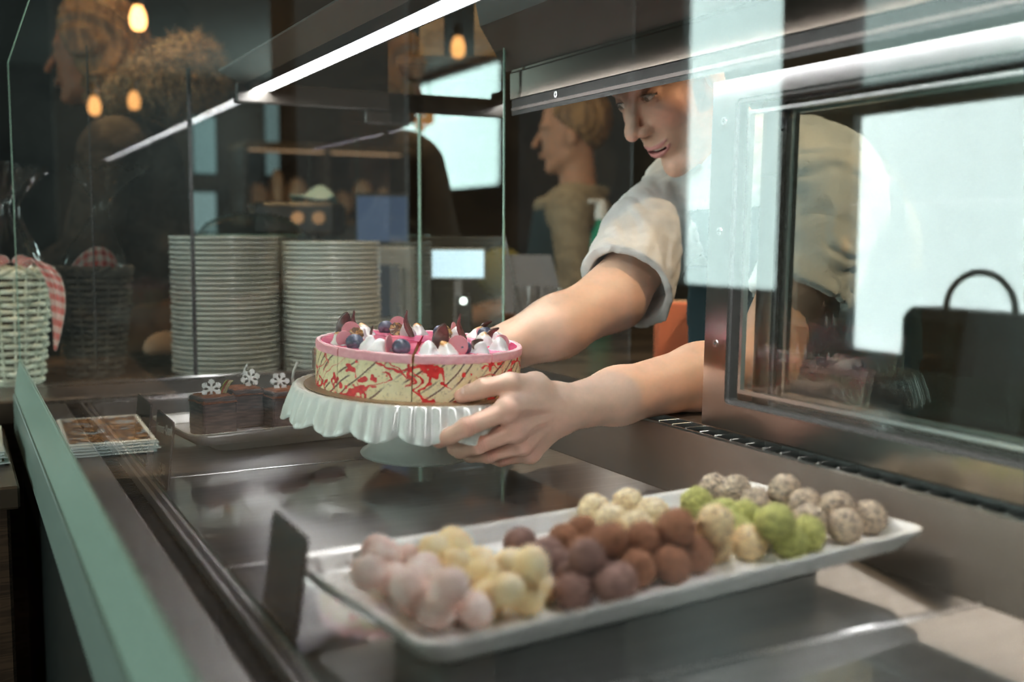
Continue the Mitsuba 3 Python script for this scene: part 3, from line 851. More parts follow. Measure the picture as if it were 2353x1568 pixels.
BR = [(0.3035, 1.4575, 0.047, 0.050, 0.0535, 4), (0.357, 1.512, 0.046, 0.050, 0.0535, -2), (0.4075, 1.487, 0.053, 0.050, 0.051, 3), (0.470, 1.512, 0.050, 0.050, 0.050, 5)]
BL = ['leftmost dark chocolate cake cube with a striped curl and a snowflake', 'second dark chocolate cake cube from the left, topped by the highest sugar snowflake',
      'third dark chocolate cake cube from the left, with snowflake and pale stick', 'dark chocolate cake cube mostly hidden behind the scalloped cake stand']
for i, (x, y, w, d, h, a) in enumerate(BR):
    b = thing('chocolate_cake', BL[i], 'cake', 'dark chocolate cake cubes on the rear platter')
    W_ = T().translate([x, y, 0.0197]).rotate([0, 0, 1], 7 + a)
    add('sponge', soft_cube(w, d, h, i), 'm_brownie', b, smooth=50, to_world=W_)
    # the cocoa layer: a pillowed sheet that wraps over the top
    n = 16
    U, V_ = np.meshgrid(np.linspace(-1, 1, n), np.linspace(-1, 1, n), indexing='ij')
    zt = h + 0.0015 - 0.010 * (np.maximum(np.abs(U), np.abs(V_)) ** 7) + 0.0012 * meshkit.noise(np.stack([U * 3, V_ * 3, U * 0 + i], -1), i)
    add('cocoa_layer', thick_sheet(np.stack([U * (w / 2 + 0.0006), V_ * (d / 2 + 0.0006), zt], -1), 0.0012), 'm_cocoa_top', b, smooth=45, to_world=W_, label='cocoa-dusted top')
    if i < 3:
        sf = rot(rot(snowflake(0.0125), [1, 0, 0], 62), [0, 0, 1], -25)
        fx, fy, fz = [(-0.004, -0.006, h + 0.0095), (0.010, -0.002, h + 0.013), (-0.004, 0.002, h + 0.0115)][i]
        add('snowflake', move(rot(sf, [0.4, 0.9, 0], 14 * i), fx, fy, fz), 'm_sugar', b, to_world=W_, label='white sugar snowflake')
    if i == 0:
        s = np.linspace(0, 1, 9)
        t = np.linspace(-1, 1, 6)
        S, Tt = np.meshgrid(s, t, indexing='ij')
        Pc = np.stack([0.010 + 0.016 * S + 0.0, 0.004 * (1 - Tt ** 2) - 0.006 + 0.006 * S, h - 0.001 + 0.019 * np.sin(S * 1.5) + 0 * Tt], -1)
        Pc = Pc + Tt[..., None] * np.array([0.0055, 0.002, -0.0012])
        m = thick_sheet(Pc, 0.0012)
        uv = np.tile(np.stack([(Tt + 1) / 2, S], -1).reshape(-1, 2), (2, 1))
        add('chocolate_curl', m, 'm_transfer', b, smooth=True, uv=uv, to_world=W_, label='striped chocolate curl')
    if i in (1, 2):
        k = 1 if i == 2 else 0
        p = [(0.006 + 0.016 * k, 0.012, h - 0.002), (0.005 + 0.016 * k, 0.013, h + 0.012), (0.007 + 0.016 * k, 0.013, h + 0.023), (0.012 + 0.017 * k, 0.013, h + 0.031 + 0.004 * k)]
        add('pale_stick', tube(p, [0.0012 + 0.0006 * k, 0.0014 + 0.0006 * k, 0.0014 + 0.0006 * k, 0.0016 + 0.0004 * k], 8), 'm_porcelain', b, smooth=40, to_world=W_, label='pale curled stick')
    if i == 0:
        # clear strip of film round the cube
        pts = rounded_rect(w + 0.003, d + 0.003, 0.004, 4)
        sel = pts[pts[:, 0] < w * 0.3]
        ring = pts[np.argsort(np.arctan2(pts[:, 1], pts[:, 0] + 1e-9) % (2 * np.pi))]
        ring = [p for p in ring if p[0] < 0.0 or p[1] > 0]
        ring = np.array(sorted(ring, key=lambda p: (math.atan2(p[1], p[0]) + 2 * math.pi) % (2 * math.pi)))
        Pg = np.stack([np.column_stack([ring, np.full(len(ring), z)]) for z in (0.001, h * 0.5, h + 0.006)], 1)
        add('film', grid_sheet(Pg), 'm_film', b, to_world=W_, label='clear film strip')

# ================= cake stand and cake (held a little above the deck and tilted) =================
RT = np.array([[0.99962, 8e-05, 0.02758, 0.489], [0.00096, 0.99928, -0.03785, 1.196], [-0.02756, 0.03786, 0.9989, 0.0235], [0, 0, 0, 1]])
ST = T(RT)
NF = 54


def stand_plate():
    n = NF * 8
    a = np.arange(n) * 2 * np.pi / n
    fl = np.abs(np.sin(a * NF / 2))                      # flutes
    lobe = np.abs(np.sin(a * 9))                         # scallops, three flutes each
    rings = []

    def ring(r, z, kf, kl, kz=0.0):
        rr = r + kf * (fl - 0.5) + kl * (lobe - 0.6)
        rings.append(np.stack([rr * np.cos(a), rr * np.sin(a), z + kz * (lobe - 1)], -1))
    ring(0.02, 0.080, 0, 0)
    ring(0.12, 0.0805, 0, 0)
    ring(0.141, 0.0765, 0.001, 0)
    ring(0.1485, 0.064, 0.0025, 0.001)
    ring(0.1535, 0.0535, 0.003, 0.003, -0.004)
    ring(0.1560, 0.0475, 0.003, 0.0045, -0.0075)
    ring(0.1580, 0.0465, 0.003, 0.005, -0.0080)
    ring(0.1588, 0.0485, 0.003, 0.005, -0.0080)
    ring(0.1570, 0.0560, 0.0034, 0.0035, -0.005)
    ring(0.1530, 0.0680, 0.0034, 0.0018, -0.002)
    ring(0.1492, 0.0790, 0.0030, 0.0008)
    ring(0.1475, 0.0835, 0.0024, 0.0005)
    ring(0.1450, 0.0860, 0.0014, 0)
    ring(0.1420, 0.0865, 0.0006, 0)
    ring(0.1385, 0.0850, 0, 0)
    ring(0.134, 0.0843, 0, 0)
    ring(0.01, 0.0843, 0, 0)
    return loft(rings)


st = thing('cake_stand', 'pale green-white scalloped porcelain cake stand held up by two hands', 'cake stand')
add('plate', stand_plate(), 'm_stand', st, smooth=50, to_world=ST, label='fluted plate with a scalloped skirt')
foot = [(0.0, 0.016), (0.020, 0.016), (0.022, 0.010), (0.050, 0.0015), (0.0625, 0.0), (0.0655, 0.0008), (0.0668, 0.0030), (0.0650, 0.0056), (0.0600, 0.0088), (0.052, 0.0165), (0.044, 0.0260), (0.036, 0.036), (0.030, 0.047), (0.028, 0.058), (0.030, 0.070), (0.036, 0.0802), (0.0, 0.0802)]
add('foot', lathe(foot, 72), 'm_stand', st, smooth=40, to_world=ST, label='bell-shaped foot')

cake = thing('cake', 'round cream cake with pink glaze, red and brown drizzled sides and berries on top', 'cake')
CK = ST @ T().translate([0, 0, 0.0846])
add('board', lathe([(0, 0), (0.134, 0), (0.1352, 0.0006), (0.1352, 0.0016), (0.134, 0.0022), (0, 0.0022)], 72), 'm_board_brown', cake, smooth=30, to_world=CK, label='brown cake board')
CS = CK @ T().translate([0, 0, 0.0022])
phc = math.atan2(-1.2, -0.489)
cuts = [phc + math.radians(-3.8 + k * 45) for k in range(8)]
RAD, HS, HR = 0.1213, 0.0425, 0.0520


def wedge(a0, a1, r, z0, z1, gap, n=26, uvh=None, r0=0.002):
    a = np.linspace(a0 + gap / r, a1 - gap / r, n)
    rim_ = np.stack([r * np.cos(a), r * np.sin(a)], -1)
    am = (a0 + a1) / 2
    ap = np.array([math.cos(am), math.sin(am)]) * (gap / math.sin((a1 - a0) / 2) + r0)
    v, f, uv = [], [], []
    rows = np.linspace(z0, z1, 5)
    for z in rows:
        for k in range(n):
            v.append((*rim_[k], z))
            uv.append(((a[k] % (2 * math.pi)) / (2 * math.pi), (z - z0) / (z1 - z0)))
    for i in range(4):
        for k in range(n - 1):
            q = [i * n + k, i * n + k + 1, (i + 1) * n + k + 1, (i + 1) * n + k]
            f += [[q[0], q[1], q[2]], [q[0], q[2], q[3]]]
    b = len(v)
    for z in (z0, z1):
        v.append((*ap, z))
        uv.append((0, 0))
        for k in range(n):
            v.append((*rim_[k], z))
            uv.append(((a[k] % (2 * math.pi)) / (2 * math.pi), (z - z0) / (z1 - z0)))
    B, Tp = b, b + n + 1
    for k in range(n - 1):
        f.append([B, B + 2 + k, B + 1 + k])
        f.append([Tp, Tp + 1 + k, Tp + 2 + k])
    f += [[B, B + 1, Tp + 1], [B, Tp + 1, Tp], [B, Tp + n, B + n], [B, Tp, Tp + n]]
    m = trimesh.Trimesh(np.array(v), f, process=False)
    return m, np.array(uv)


def band(a0, a1, r0, r1, z0, z1, gap, n=26):
    a = np.linspace(a0 + gap / r1, a1 - gap / r1, n)
    prof = [(r1 - 0.0006, z0), (r1, z0 + 0.0012), (r1 + 0.0003, (z0 + z1) / 2), (r1, z1 - 0.0012), (r1 - 0.0012, z1), (r0 + 0.0010, z1), (r0, z1 - 0.001), (r0, z0)]
    wob = 0.0005 * (meshkit.noise(np.stack([a * 25, a * 0, a * 0], -1), 3) - 0.5)
    return loft([np.array([((r + w) * math.cos(t), (r + w) * math.sin(t), z + 1.5 * w) for r, z in prof]) for t, w in zip(a, wob)])


for k in range(8):
    a0, a1 = cuts[k], cuts[k] + math.radians(45)
    g0, g1 = (0.0005, 0.0015) if k in (0, 7) else (0.0003, 0.0004)
    s = key_for('slice', cake)
    things.add(s)
    m, uv = wedge(a0, a1, RAD, 0.0, HS, g0)
    add('sponge', m, 'm_sponge', s, uv=uv, to_world=CS)
    add('mousse_rim', band(a0, a1, RAD - 0.0052, RAD + 0.0009, HS - 0.0006, HR, g1), 'm_cake_pink', s, smooth=40, to_world=CS, label='pale pink mousse rim')
    m, uv = wedge(a0, a1, RAD - 0.0046, HS, HR - 0.0012, g1 * 1.15)
    add('glaze', m, 'm_glaze', s, smooth=30, to_world=CS, label='shiny hot pink glaze')
    fa = []
    for aa, sgn in ((a0, 1), (a1, -1)) if g1 > 0.001 else ():
        d_ = np.array([math.cos(aa), math.sin(aa)])
        nn = np.array([-d_[1], d_[0]]) * sgn
        p0, p1 = d_ * 0.012 + nn * g1 * 0.9, d_ * (RAD - 0.006) + nn * g1 * 0.9
        fa.append(trimesh.Trimesh(np.array([(*p0, HS), (*p1, HS), (*p1, HR - 0.0015), (*p0, HR - 0.0015)]), [[0, 1, 2], [0, 2, 3]], process=False))
    if fa:
        add('cut_face', cat(*fa), 'm_cake_inside', s, to_world=CS)
# clear acetate collar, open at the front
a = np.linspace(phc + math.radians(68), phc + math.radians(294), 90)
cw = 0.1255 + 0.003 * np.sin(a * 9) * np.clip(np.sin((a - a[0]) / (a[-1] - a[0]) * math.pi) * 0 + 0.3, 0, 1)
Pg = np.stack([np.stack([cw * np.cos(a), cw * np.sin(a), a * 0 + z], -1) for z in (0.0, 0.012, 0.026, 0.040)], 1)
add('acetate_collar', grid_sheet(Pg), 'm_film', cake, smooth=True, to_world=CS, label='clear acetate collar')


# toppings
def kiss(r, h, seed, lean_=0.0):
    t = np.linspace(0, 1, 18)
    rr = r * np.sqrt(np.clip(1 - t ** 1.6, 0, 1)) * (1 - 0.30 * t ** 0.8 + 0.04 * np.sin(t * 9 + seed))
    rr[0] = r * 0.9
    n = 24
    a = np.arange(n) * 2 * np.pi / n
    rows = []
    for i, ti in enumerate(t):
        w = 1 + 0.06 * np.sin(3 * a + 5 * ti + seed) + 0.04 * np.sin(5 * a - 3 * ti)
        rows.append(np.stack([rr[i] * w * np.cos(a) + lean_ * ti ** 2, rr[i] * w * np.sin(a), np.full(n, ti * h)], -1))
    m = loft(rows)
    uv = np.column_stack([np.zeros(len(m.vertices)), m.vertices[:, 2] / h])
    return m, uv


def leaf(l, w, bend, twist=0.0, ridge=0.0):
    s, t = np.meshgrid(np.linspace(0, 1, 16), np.linspace(-1, 1, 7), indexing='ij')
    wid = w * np.sin(np.clip(s * 0.93 + 0.07, 0, 1) * math.pi) ** 0.6 * (1 - 0.25 * s)
    x = wid * t
    y = bend * np.sin(s * math.pi) + bend * 0.35 * t ** 2 + ridge * np.sin(s * 40) * (1 - t ** 2)
    z = l * s
    c, q = np.cos(twist * s), np.sin(twist * s)
    return thick_sheet(np.stack([x * c - y * q, x * q + y * c, z], -1), 0.0016)


DISC = lathe([(0, -0.0016), (0.0132, -0.0016), (0.0146, -0.0010), (0.0150, 0), (0.0146, 0.0010), (0.0132, 0.0016), (0, 0.0016)], 36)


def berry_mesh():
    m = trimesh.creation.icosphere(subdivisions=3, radius=1.0)
    v = np.array(m.vertices)
    th = np.arctan2(v[:, 1], v[:, 0])
    rho = np.hypot(v[:, 0], v[:, 1])
    top = v[:, 2] > 0
    v[:, 2] *= 0.88
    dent = np.exp(-((rho - 0.0) / 0.27) ** 2) * 0.28 - np.exp(-((rho - 0.36) / 0.10) ** 2) * 0.10 * (0.5 + 0.5 * np.cos(5 * th))
    v[:, 2] -= np.where(top, dent, 0)
    return trimesh.Trimesh(v, m.faces, process=False)


def gold_mesh():
    n = 40
    a = np.arange(n) * 2 * np.pi / n
    rows = []
    for r, z, k in ((0.0005, -0.0012, 0), (0.0080, -0.0014, 0.0004), (0.0090, 0, 0.0005), (0.0084, 0.0012, 0.0004), (0.0070, 0.0008, 0), (0.0030, 0.0003, 0), (0.0012, 0.0012, 0)):
        w = r + k * np.cos(10 * a)
        rows.append(np.stack([w * np.cos(a), w * np.sin(a), z + (0.0006 * np.abs(np.sin(5 * a)) if 0.002 < r < 0.0086 else 0) * np.ones(n)], -1))
    return loft(rows)


BERRY, GOLD = mikit.ply(berry_mesh(), None, True), mikit.ply(gold_mesh(), None, 35)
DISC_PLY = mikit.ply(DISC, None, 40)
KISS = []
for s_ in range(4):
    m, uv = kiss(0.0116 + 0.0010 * (s_ % 2), 0.0150 + 0.0016 * (s_ % 3), s_ * 2.1, 0.003 * (s_ - 1))
    KISS.append(mikit.ply(m, None, True, uv=uv))
SHARD = {'shard': mikit.ply(leaf(0.033, 0.0105, 0.004), None, True), 'shard2': mikit.ply(leaf(0.037, 0.0052, 0.005, 0.9, 0.0004), None, True),
         'shard3': mikit.ply(leaf(0.021, 0.0030, 0.002), None, True), 'shard4': mikit.ply(leaf(0.026, 0.0062, 0.004, 0.6, 0.0004), None, True),
         'shard5': mikit.ply(leaf(0.024, 0.0060, 0.005), None, True)}
vd = math.degrees(phc)                      # towards the camera, in the cake's own frame
for i, (k, x, y) in enumerate(TOPPINGS):
    r_ = math.hypot(x, y)
    if r_ > 0.101:
        x, y = x * 0.101 / r_, y * 0.101 / r_
    B = CS @ T().translate([x, y, HR - 0.0026]).rotate([0, 0, 1], vd + 90)     # local -y faces the camera
    if k in ('m', 'mt'):
        add('meringue', KISS[i % 4], 'm_meringue' if k == 'm' else 'm_meringue_toasted', cake, to_world=B.rotate([0, 0, 1], 70 * i).scale(1.0 if k == 'm' else 1.06),
            label='white meringue kiss' if k == 'm' else 'meringue kiss with a toasted tip')
    elif k == 'berry':
        add('blueberry', BERRY, 'm_blueberry', cake, to_world=B.translate([0, 0, 0.0072]).rotate([1, 0.4, 0], 60 + 40 * i).scale(0.0088))
    elif k == 'gold':
        add('dried_berry_slice', GOLD, 'm_gold_slice', cake, to_world=B.translate([0, -0.001, 0.0082]).rotate([1, 0, 0], 72), label='gold dusted berry half')
    elif k.startswith('disc'):
        tilt, turn, sc = {'disc': (78, 20, 0.66), 'discb': (80, -15, 0.80), 'disce': (86, 72, 0.74), 'disc2': (40, 20, 0.66)}[k]
        add('pink_chocolate_disc', DISC_PLY, 'm_pink_chocolate', cake, to_world=B.translate([0, 0, 0.0125 * sc]).rotate([0, 0, 1], turn).rotate([1, 0, 0], tilt).scale(sc))
    else:
        tw = {'shard': (12, -8), 'shard2': (-14, 25), 'shard3': (0, 75), 'shard4': (52, 40), 'shard5': (68, 60)}[k]
        add('chocolate_shard', SHARD[k], 'm_dark_chocolate', cake, to_world=B.translate([0, 0, -0.001 if k in ('shard', 'shard2', 'shard3') else 0.005]).rotate([0, 0, 1], tw[1]).rotate([0, 1, 0], tw[0]))

# ================= price tags in the front channel =================
def price_tag(label, lines, x, y, length, height, lean_deg, chalk=True):
    t = thing('price_tag', label, 'price tag', 'slate price tags along the front glass')
    card = prism(rounded_rect(length, height, 0.004, 4) + [0, height / 2], -0.0011, 0.0011)
    # local: x along the card, y up the card, z out towards the customers; then stood up along the case
    Mx = T().translate([x, y, 0.0008]).rotate([0, 1, 0], lean_deg) @ T(np.array([[0, 0, -1, 0], [-1, 0, 0, 0], [0, 1, 0, 0], [0, 0, 0, 1]], float))
    add('card', card, 'm_slate', t, to_world=Mx)
    add('clip', cat(box(-length * 0.42, length * 0.42, 0.0002, 0.006, 0.0013, 0.003), box(-length * 0.42, length * 0.42, 0.0002, 0.0012, -0.003, -0.0013)), 'm_film', t, to_world=Mx, label='clear plastic clip')
    for txt, hh, px, py in lines:
        m = meshkit.text_mesh(txt, hh, 0.0004)
        m.apply_transform(trimesh.transformations.rotation_matrix(math.radians(6), [0, 0, 1]))
        add('lettering', move(m, px, py, 0.0012), 'm_chalk', t, to_world=Mx, label=f'chalk lettering {txt}')
    return t


price_tag('blank-looking black slate price tag in front of the truffle platter, nearest to the camera', [], 0.2065, 0.776, 0.088, 0.074, 8)
price_tag('black slate price tag with white chalk writing ending in Quark', [('Himmer-Quark', 0.0105, -0.048, 0.052), ('mit', 0.007, -0.034, 0.036), ('3,50', 0.012, -0.006, 0.010)], 0.2055, 1.285, 0.104, 0.078, 6)
price_tag('black slate price tag farther along the glass, partly behind the Quark tag', [('Dr Li', 0.007, -0.03, 0.045), ('2,90', 0.0075, 0.0, 0.012)], 0.2045, 1.43, 0.104, 0.078, 6)
# ================= plates, dome, baskets on the counter past the end glass =================
def plate_profile(r):
    p = [(0, 0.0032), (0.55 * r, 0.0030), (0.60 * r, 0.0), (0.64 * r, 0.0), (0.66 * r, 0.0028), (0.80 * r, 0.0056), (0.94 * r, 0.0086), (r - 0.0008, 0.0094), (r, 0.0122),
         (r - 0.0010, 0.0152), (0.95 * r, 0.0142), (0.80 * r, 0.0098), (0.66 * r, 0.0068), (0, 0.0062)]
    return lathe(p, 56)


def stack(x, y, r, n, where, grp, z0=0.0063, pitch=0.0097):
    ply = mikit.ply(plate_profile(r), None, 40)
    for k in range(n):
        top = n - 1 - k
        lab = f'white plate, {ORD[top] if top else "topmost"} {"from the top " if top else ""}of the {where}'
        add('plate', ply, 'm_plate', label=lab, cat='plate', group=grp, to_world=T().translate([x + 0.0012 * math.sin(k * 2.3), y + 0.001 * math.cos(k * 1.7), z0 + k * pitch]).rotate([0, 0, 1], 37 * k))
    return z0 + n * pitch


stack(0.487, 2.196, 0.1065, 28, 'left tall stack of plates', 'plates of the left tall stack')
stack(0.689, 2.133, 0.0995, 27, 'right tall stack of plates, behind the cake', 'plates of the right tall stack')
zt = stack(0.592, 2.395, 0.100, 28, 'rear stack of plates under the glass dome', 'plates of the rear stack')
dm = thing('glass_dome', 'low clear glass dome cover standing on the rear stack of plates', 'dome cover')
Z = zt + 0.0055
pr_ = [(0.112, 0.0), (0.115, 0.001), (0.1145, 0.004), (0.109, 0.014), (0.097, 0.027), (0.075, 0.039), (0.045, 0.047), (0.010, 0.050)]
add('cover', lathe(pr_, 64), 'm_glass', dm, smooth=True, to_world=T().translate([0.592, 2.395, Z]))
add('knob', lathe([(0, 0.049), (0.006, 0.050), (0.005, 0.054), (0.0095, 0.058), (0.011, 0.064), (0.0085, 0.069), (0, 0.071)], 32), 'm_clear', dm, smooth=True, to_world=T().translate([0.592, 2.395, Z]), label='round glass knob')
add('rim', lathe([(0.1125, -0.0005), (0.1165, 0.0), (0.1165, 0.0026), (0.1125, 0.003), (0.1125, -0.0005)], 64), 'm_glass_edge', dm, smooth=40, to_world=T().translate([0.592, 2.395, Z]))


def basket(label, x, y, z, rt, rb, h, mat, rows, turn=0.0):
    b = thing('wicker_basket', label, 'basket', None)
    nst = 15
    for k in range(nst):
        a = 2 * math.pi * k / nst + turn
        p = [(x + (rb + (rt - rb) * t) * math.cos(a), y + (rb + (rt - rb) * t) * math.sin(a), z + 0.003 + h * t) for t in np.linspace(0, 1, 6)]
        add('stake', tube(p, 0.0027, 6), mat, b)
    for i in range(rows):
        t = (i + 0.5) / rows
        r = rb + (rt - rb) * t
        a = np.linspace(0, 2 * np.pi, 91)
        w = 0.0042 * np.cos(nst * (a - turn) / 1.0 * 0.5 + math.pi * i)
        zz = z + 0.003 + h * t + 0.0011 * np.sin(3 * a + i * 1.3)
        add('weaver', tube(np.stack([x + (r + w) * np.cos(a), y + (r + w) * np.sin(a), zz], -1), h / rows * 0.40, 6, cap=False), mat, b, smooth=True)
    a = np.linspace(0, 2 * np.pi, 121)
    for q in (0, 1):
        w = 0.0050 * np.cos(11 * a + math.pi * q)
        zz = z + h + 0.006 + 0.0042 * np.sin(11 * a + math.pi * q)
        add('rim_braid', tube(np.stack([x + (rt + w) * np.cos(a), y + (rt + w) * np.sin(a), zz], -1), 0.0048, 8, cap=False), mat, b, smooth=True)
    add('inside', lathe([(0, 0.007), (rb - 0.006, 0.007), (rt - 0.006, h), (rt - 0.007, h), (rb - 0.008, 0.009), (0, 0.009)], 32), 'm_dark_wood', b, to_world=T().translate([x, y, z]))  # dark liner added to darken the gaps between the weavers
    add('base', lathe([(0, 0), (rb, 0), (rb + 0.002, 0.003), (rb, 0.006), (0, 0.006)], 32), mat, b, to_world=T().translate([x, y, z]))
    return b


bk2 = basket('grey wicker basket with a checked lining and clear wrapping, behind the end glass', 0.246, 2.270, 0.0063, 0.070, 0.047, 0.205, 'm_wicker_grey', 17)
bk1 = basket('pale wicker basket at the left edge of the picture, reflected in the front glass', 0.093, 2.215, 0.0063, 0.068, 0.046, 0.205, 'm_wicker', 16, 0.2)


def cellophane(label, x, y, z, rb, h, seed, lean_=(0, 0)):
    n, m = 72, 22
    a = np.linspace(0, 2 * np.pi, n)
    rows = []
    for i in range(m):
        t = i / (m - 1)
        r = rb * (1 - 0.78 * np.sin(min(t / 0.62, 1) * math.pi / 2) ** 2) + rb * 0.85 * max(0, (t - 0.62) / 0.38) ** 1.3
        f = r * (1 + (0.10 + 0.35 * t) * (meshkit.noise(np.stack([np.cos(a) * 3.2, np.sin(a) * 3.2, a * 0 + t * 2.2], -1) + seed * 7, seed) - 0.5)
                 + 0.10 * t * np.sin(13 * a + 4 * t + seed))
        rows.append(np.stack([x + lean_[0] * t + f * np.cos(a), y + lean_[1] * t + f * np.sin(a), z + h * t + 0.02 * (meshkit.noise(np.stack([np.cos(a) * 4, np.sin(a) * 4, a * 0 + t * 5], -1), seed) - 0.5) * t], -1))
    add('cellophane_wrap', grid_sheet(np.array(rows)), 'm_film', label=label, cat='cellophane wrap')


cellophane('clear crumpled cellophane gathered over the grey wicker basket', 0.246, 2.270, 0.219, 0.060, 0.20, 2, (0.035, 0.0))
cellophane('clear crumpled cellophane over the pale basket at the left edge', 0.093, 2.215, 0.219, 0.058, 0.19, 5, (-0.01, 0))
# checked cloth lining of the grey basket: a folded band standing above the rim
a = np.linspace(math.radians(-150), math.radians(-18), 40)
P = np.stack([np.stack([0.246 + (0.055 - 0.004 * q) * np.cos(a), 2.270 + (0.055 - 0.004 * q) * np.sin(a), 0.195 + 0.012 * q + (0.010 + 0.010 * q) * np.clip(np.sin((a + 2.6) * 1.3), 0, 1)], -1) for q in (0, 1, 2, 2.6)], 1)
uv = np.stack(np.meshgrid(np.linspace(0, 1.1, 40), np.linspace(0, 0.2, 4), indexing='ij'), -1).reshape(-1, 2)
add('lining_cloth', thick_sheet(P, 0.0012), 'm_gingham', bk2, smooth=True, uv=np.tile(uv, (2, 1)), label='red and white checked lining')
# red and white napkin that hangs over the rim of the pale basket
s_, t_ = np.meshgrid(np.linspace(0, 1, 34), np.linspace(-1, 1, 12), indexing='ij')
path = np.array([(0.108, 2.158, 0.228), (0.114, 2.150, 0.238), (0.128, 2.142, 0.243), (0.150, 2.135, 0.232), (0.166, 2.132, 0.200), (0.170, 2.131, 0.160), (0.167, 2.131, 0.115), (0.161, 2.131, 0.068)])
pp = np.stack([np.interp(s_[:, 0], np.linspace(0, 1, len(path)), path[:, k]) for k in range(3)], -1)
k5 = np.ones(5) / 5
pp = np.stack([np.convolve(np.pad(pp[:, k], 2, mode='edge'), k5, mode='valid') for k in range(3)], -1)
wd = np.interp(s_[:, 0], [0, 0.25, 0.5, 0.75, 1], [0.017, 0.022, 0.020, 0.013, 0.0015])
P = pp[:, None] + t_[..., None] * wd[:, None, None] * np.array([0.86, -0.3, -0.34]) * np.where(s_[..., None] < 0.3, 0.9, 1.0)
P += np.array([0.1, -1.0, 0.1]) * (0.0045 * np.sin(5.2 * t_ + 3 * s_) * (1 - 0.6 * s_))[..., None]
uv = np.stack([t_ * 0.45 + 0.5, s_ * 0.95], -1).reshape(-1, 2)
uvn = np.tile(uv, (2, 1))
add('napkin', thick_sheet(P, 0.001), 'm_gingham', smooth=True, uv=uvn, label='red and white checked napkin hanging between the two wicker baskets', cat='napkin')
P2 = P.copy()
P2[..., 0] = 2 * XG - P2[..., 0]  # unseen mirrored copy, added so its reflection brightens the napkin
P2[..., 1] -= 0.004
add('napkin', thick_sheet(P2, 0.001), 'm_gingham', smooth=True, uv=uvn, label='mirrored napkin copy outside the view, added for its reflection in the glass', cat='napkin')
# wooden board and a bread roll on a dish behind the plates
add('board', rbox(-0.10, 0.12, -0.075, 0.075, 0, 0.018, 0.003), 'm_wood', label='brown wooden board between the two baskets', cat='wooden board', to_world=xf_z(-24, 0.155, 2.43, 0.0063))
ds = add('dish', lathe([(0, 0.004), (0.03, 0.0), (0.05, 0.004), (0.072, 0.018), (0.074, 0.020), (0.070, 0.020), (0.048, 0.008), (0, 0.007)], 48), 'm_black_gloss', smooth=40, to_world=T().translate([0.405, 2.45, 0.0063]), label='dark glazed dish at the left of the plate stacks', cat='dish')
bun = trimesh.creation.icosphere(subdivisions=3, radius=1)
bun.vertices *= [0.047, 0.043, 0.040]
bun.vertices[:, 2] = np.where(bun.vertices[:, 2] < 0, bun.vertices[:, 2] * 0.45, bun.vertices[:, 2])
add('bread_roll', bun, 'm_peach', smooth=True, to_world=T().translate([0.410, 2.45, 0.034]), label='round pale bread roll on the dark dish', cat='bread roll')


# ================= printed photographs on the customer-side ledge =================
def photo_print(p, n, uv):
    b = noise(uv.x * 5, uv.y * 4, 2.0)
    c = mix((0.020, 0.012, 0.008), (0.15, 0.075, 0.030), smoothstep(0.25, 0.7, fbm(uv.x * 9, uv.y * 24, 1.0, 3)))
    c = mix(c, (0.26, 0.34, 0.42), smoothstep(0.66, 0.74, noise(uv.x * 9 + 3, uv.y * 22, 4.0)) * smoothstep(0.4, 0.6, b))
    return mix(c, (0.42, 0.26, 0.13), smoothstep(0.70, 0.78, noise(uv.x * 12, uv.y * 40, 8.0)))


pr('photo', proc(photo_print), 0.22)


def card(x, y, z, w, l, deg, label, curl=0.0):
    c = thing('photo_card', label, 'photograph', 'printed photographs stacked on the ledge')
    s, t = np.meshgrid(np.linspace(-1, 1, 14), np.linspace(-1, 1, 5), indexing='ij')
    zz = curl * np.clip(s, 0, 1) ** 2
    Mx = xf_z(deg, x, y, z)
    add('sheet', thick_sheet(np.stack([s * w / 2, t * l / 2, zz], -1), 0.0012), 'm_paper', c, to_world=Mx)
    k = 0.90
    uvp = np.stack([(s + 1) / 2, (t + 1) / 2], -1).reshape(-1, 2)
    add('print', thick_sheet(np.stack([s * w / 2 * k, t * l / 2 * k, zz * k * k + 0.0008], -1), 0.0006), 'm_photo', c, smooth=True, uv=np.tile(uvp, (2, 1)), to_world=Mx)


for i in range(9):
    card(-0.008 + 0.003 * math.sin(i * 2.1), 1.765 + 0.005 * math.cos(i * 3.3), -0.0335 + 0.0022 * i, 0.125, 0.245, 2.0 * math.sin(i * 1.7),
         'topmost printed photograph of the stack on the ledge' if i == 8 else f'printed photograph, {ORD[8 - i]} from the top of the stack on the ledge', 0.0)

# ================= behind the case: return counter, register, glasses, bottle =================
rc = thing('counter', 'dark back counter behind the sliding doors that carries the register and the glasses', 'counter')
add('worktop', rbox(1.00, 2.00, 1.72, 2.62, -0.02, 0.0195, 0.004), 'm_counter', rc)
add('cabinet', rbox(1.03, 1.96, 1.75, 2.58, FZ, -0.0202, 0.004), 'm_dark_wood', rc)
fc = thing('counter', 'dark counter at the back that carries the coffee machine', 'counter')
add('worktop', rbox(0.72, 1.24, 2.70, 3.20, -0.02, 0.0195, 0.004), 'm_counter', fc)
add('cabinet', rbox(0.74, 1.22, 2.73, 3.17, FZ, -0.0202, 0.004), 'm_dark_wood', fc)

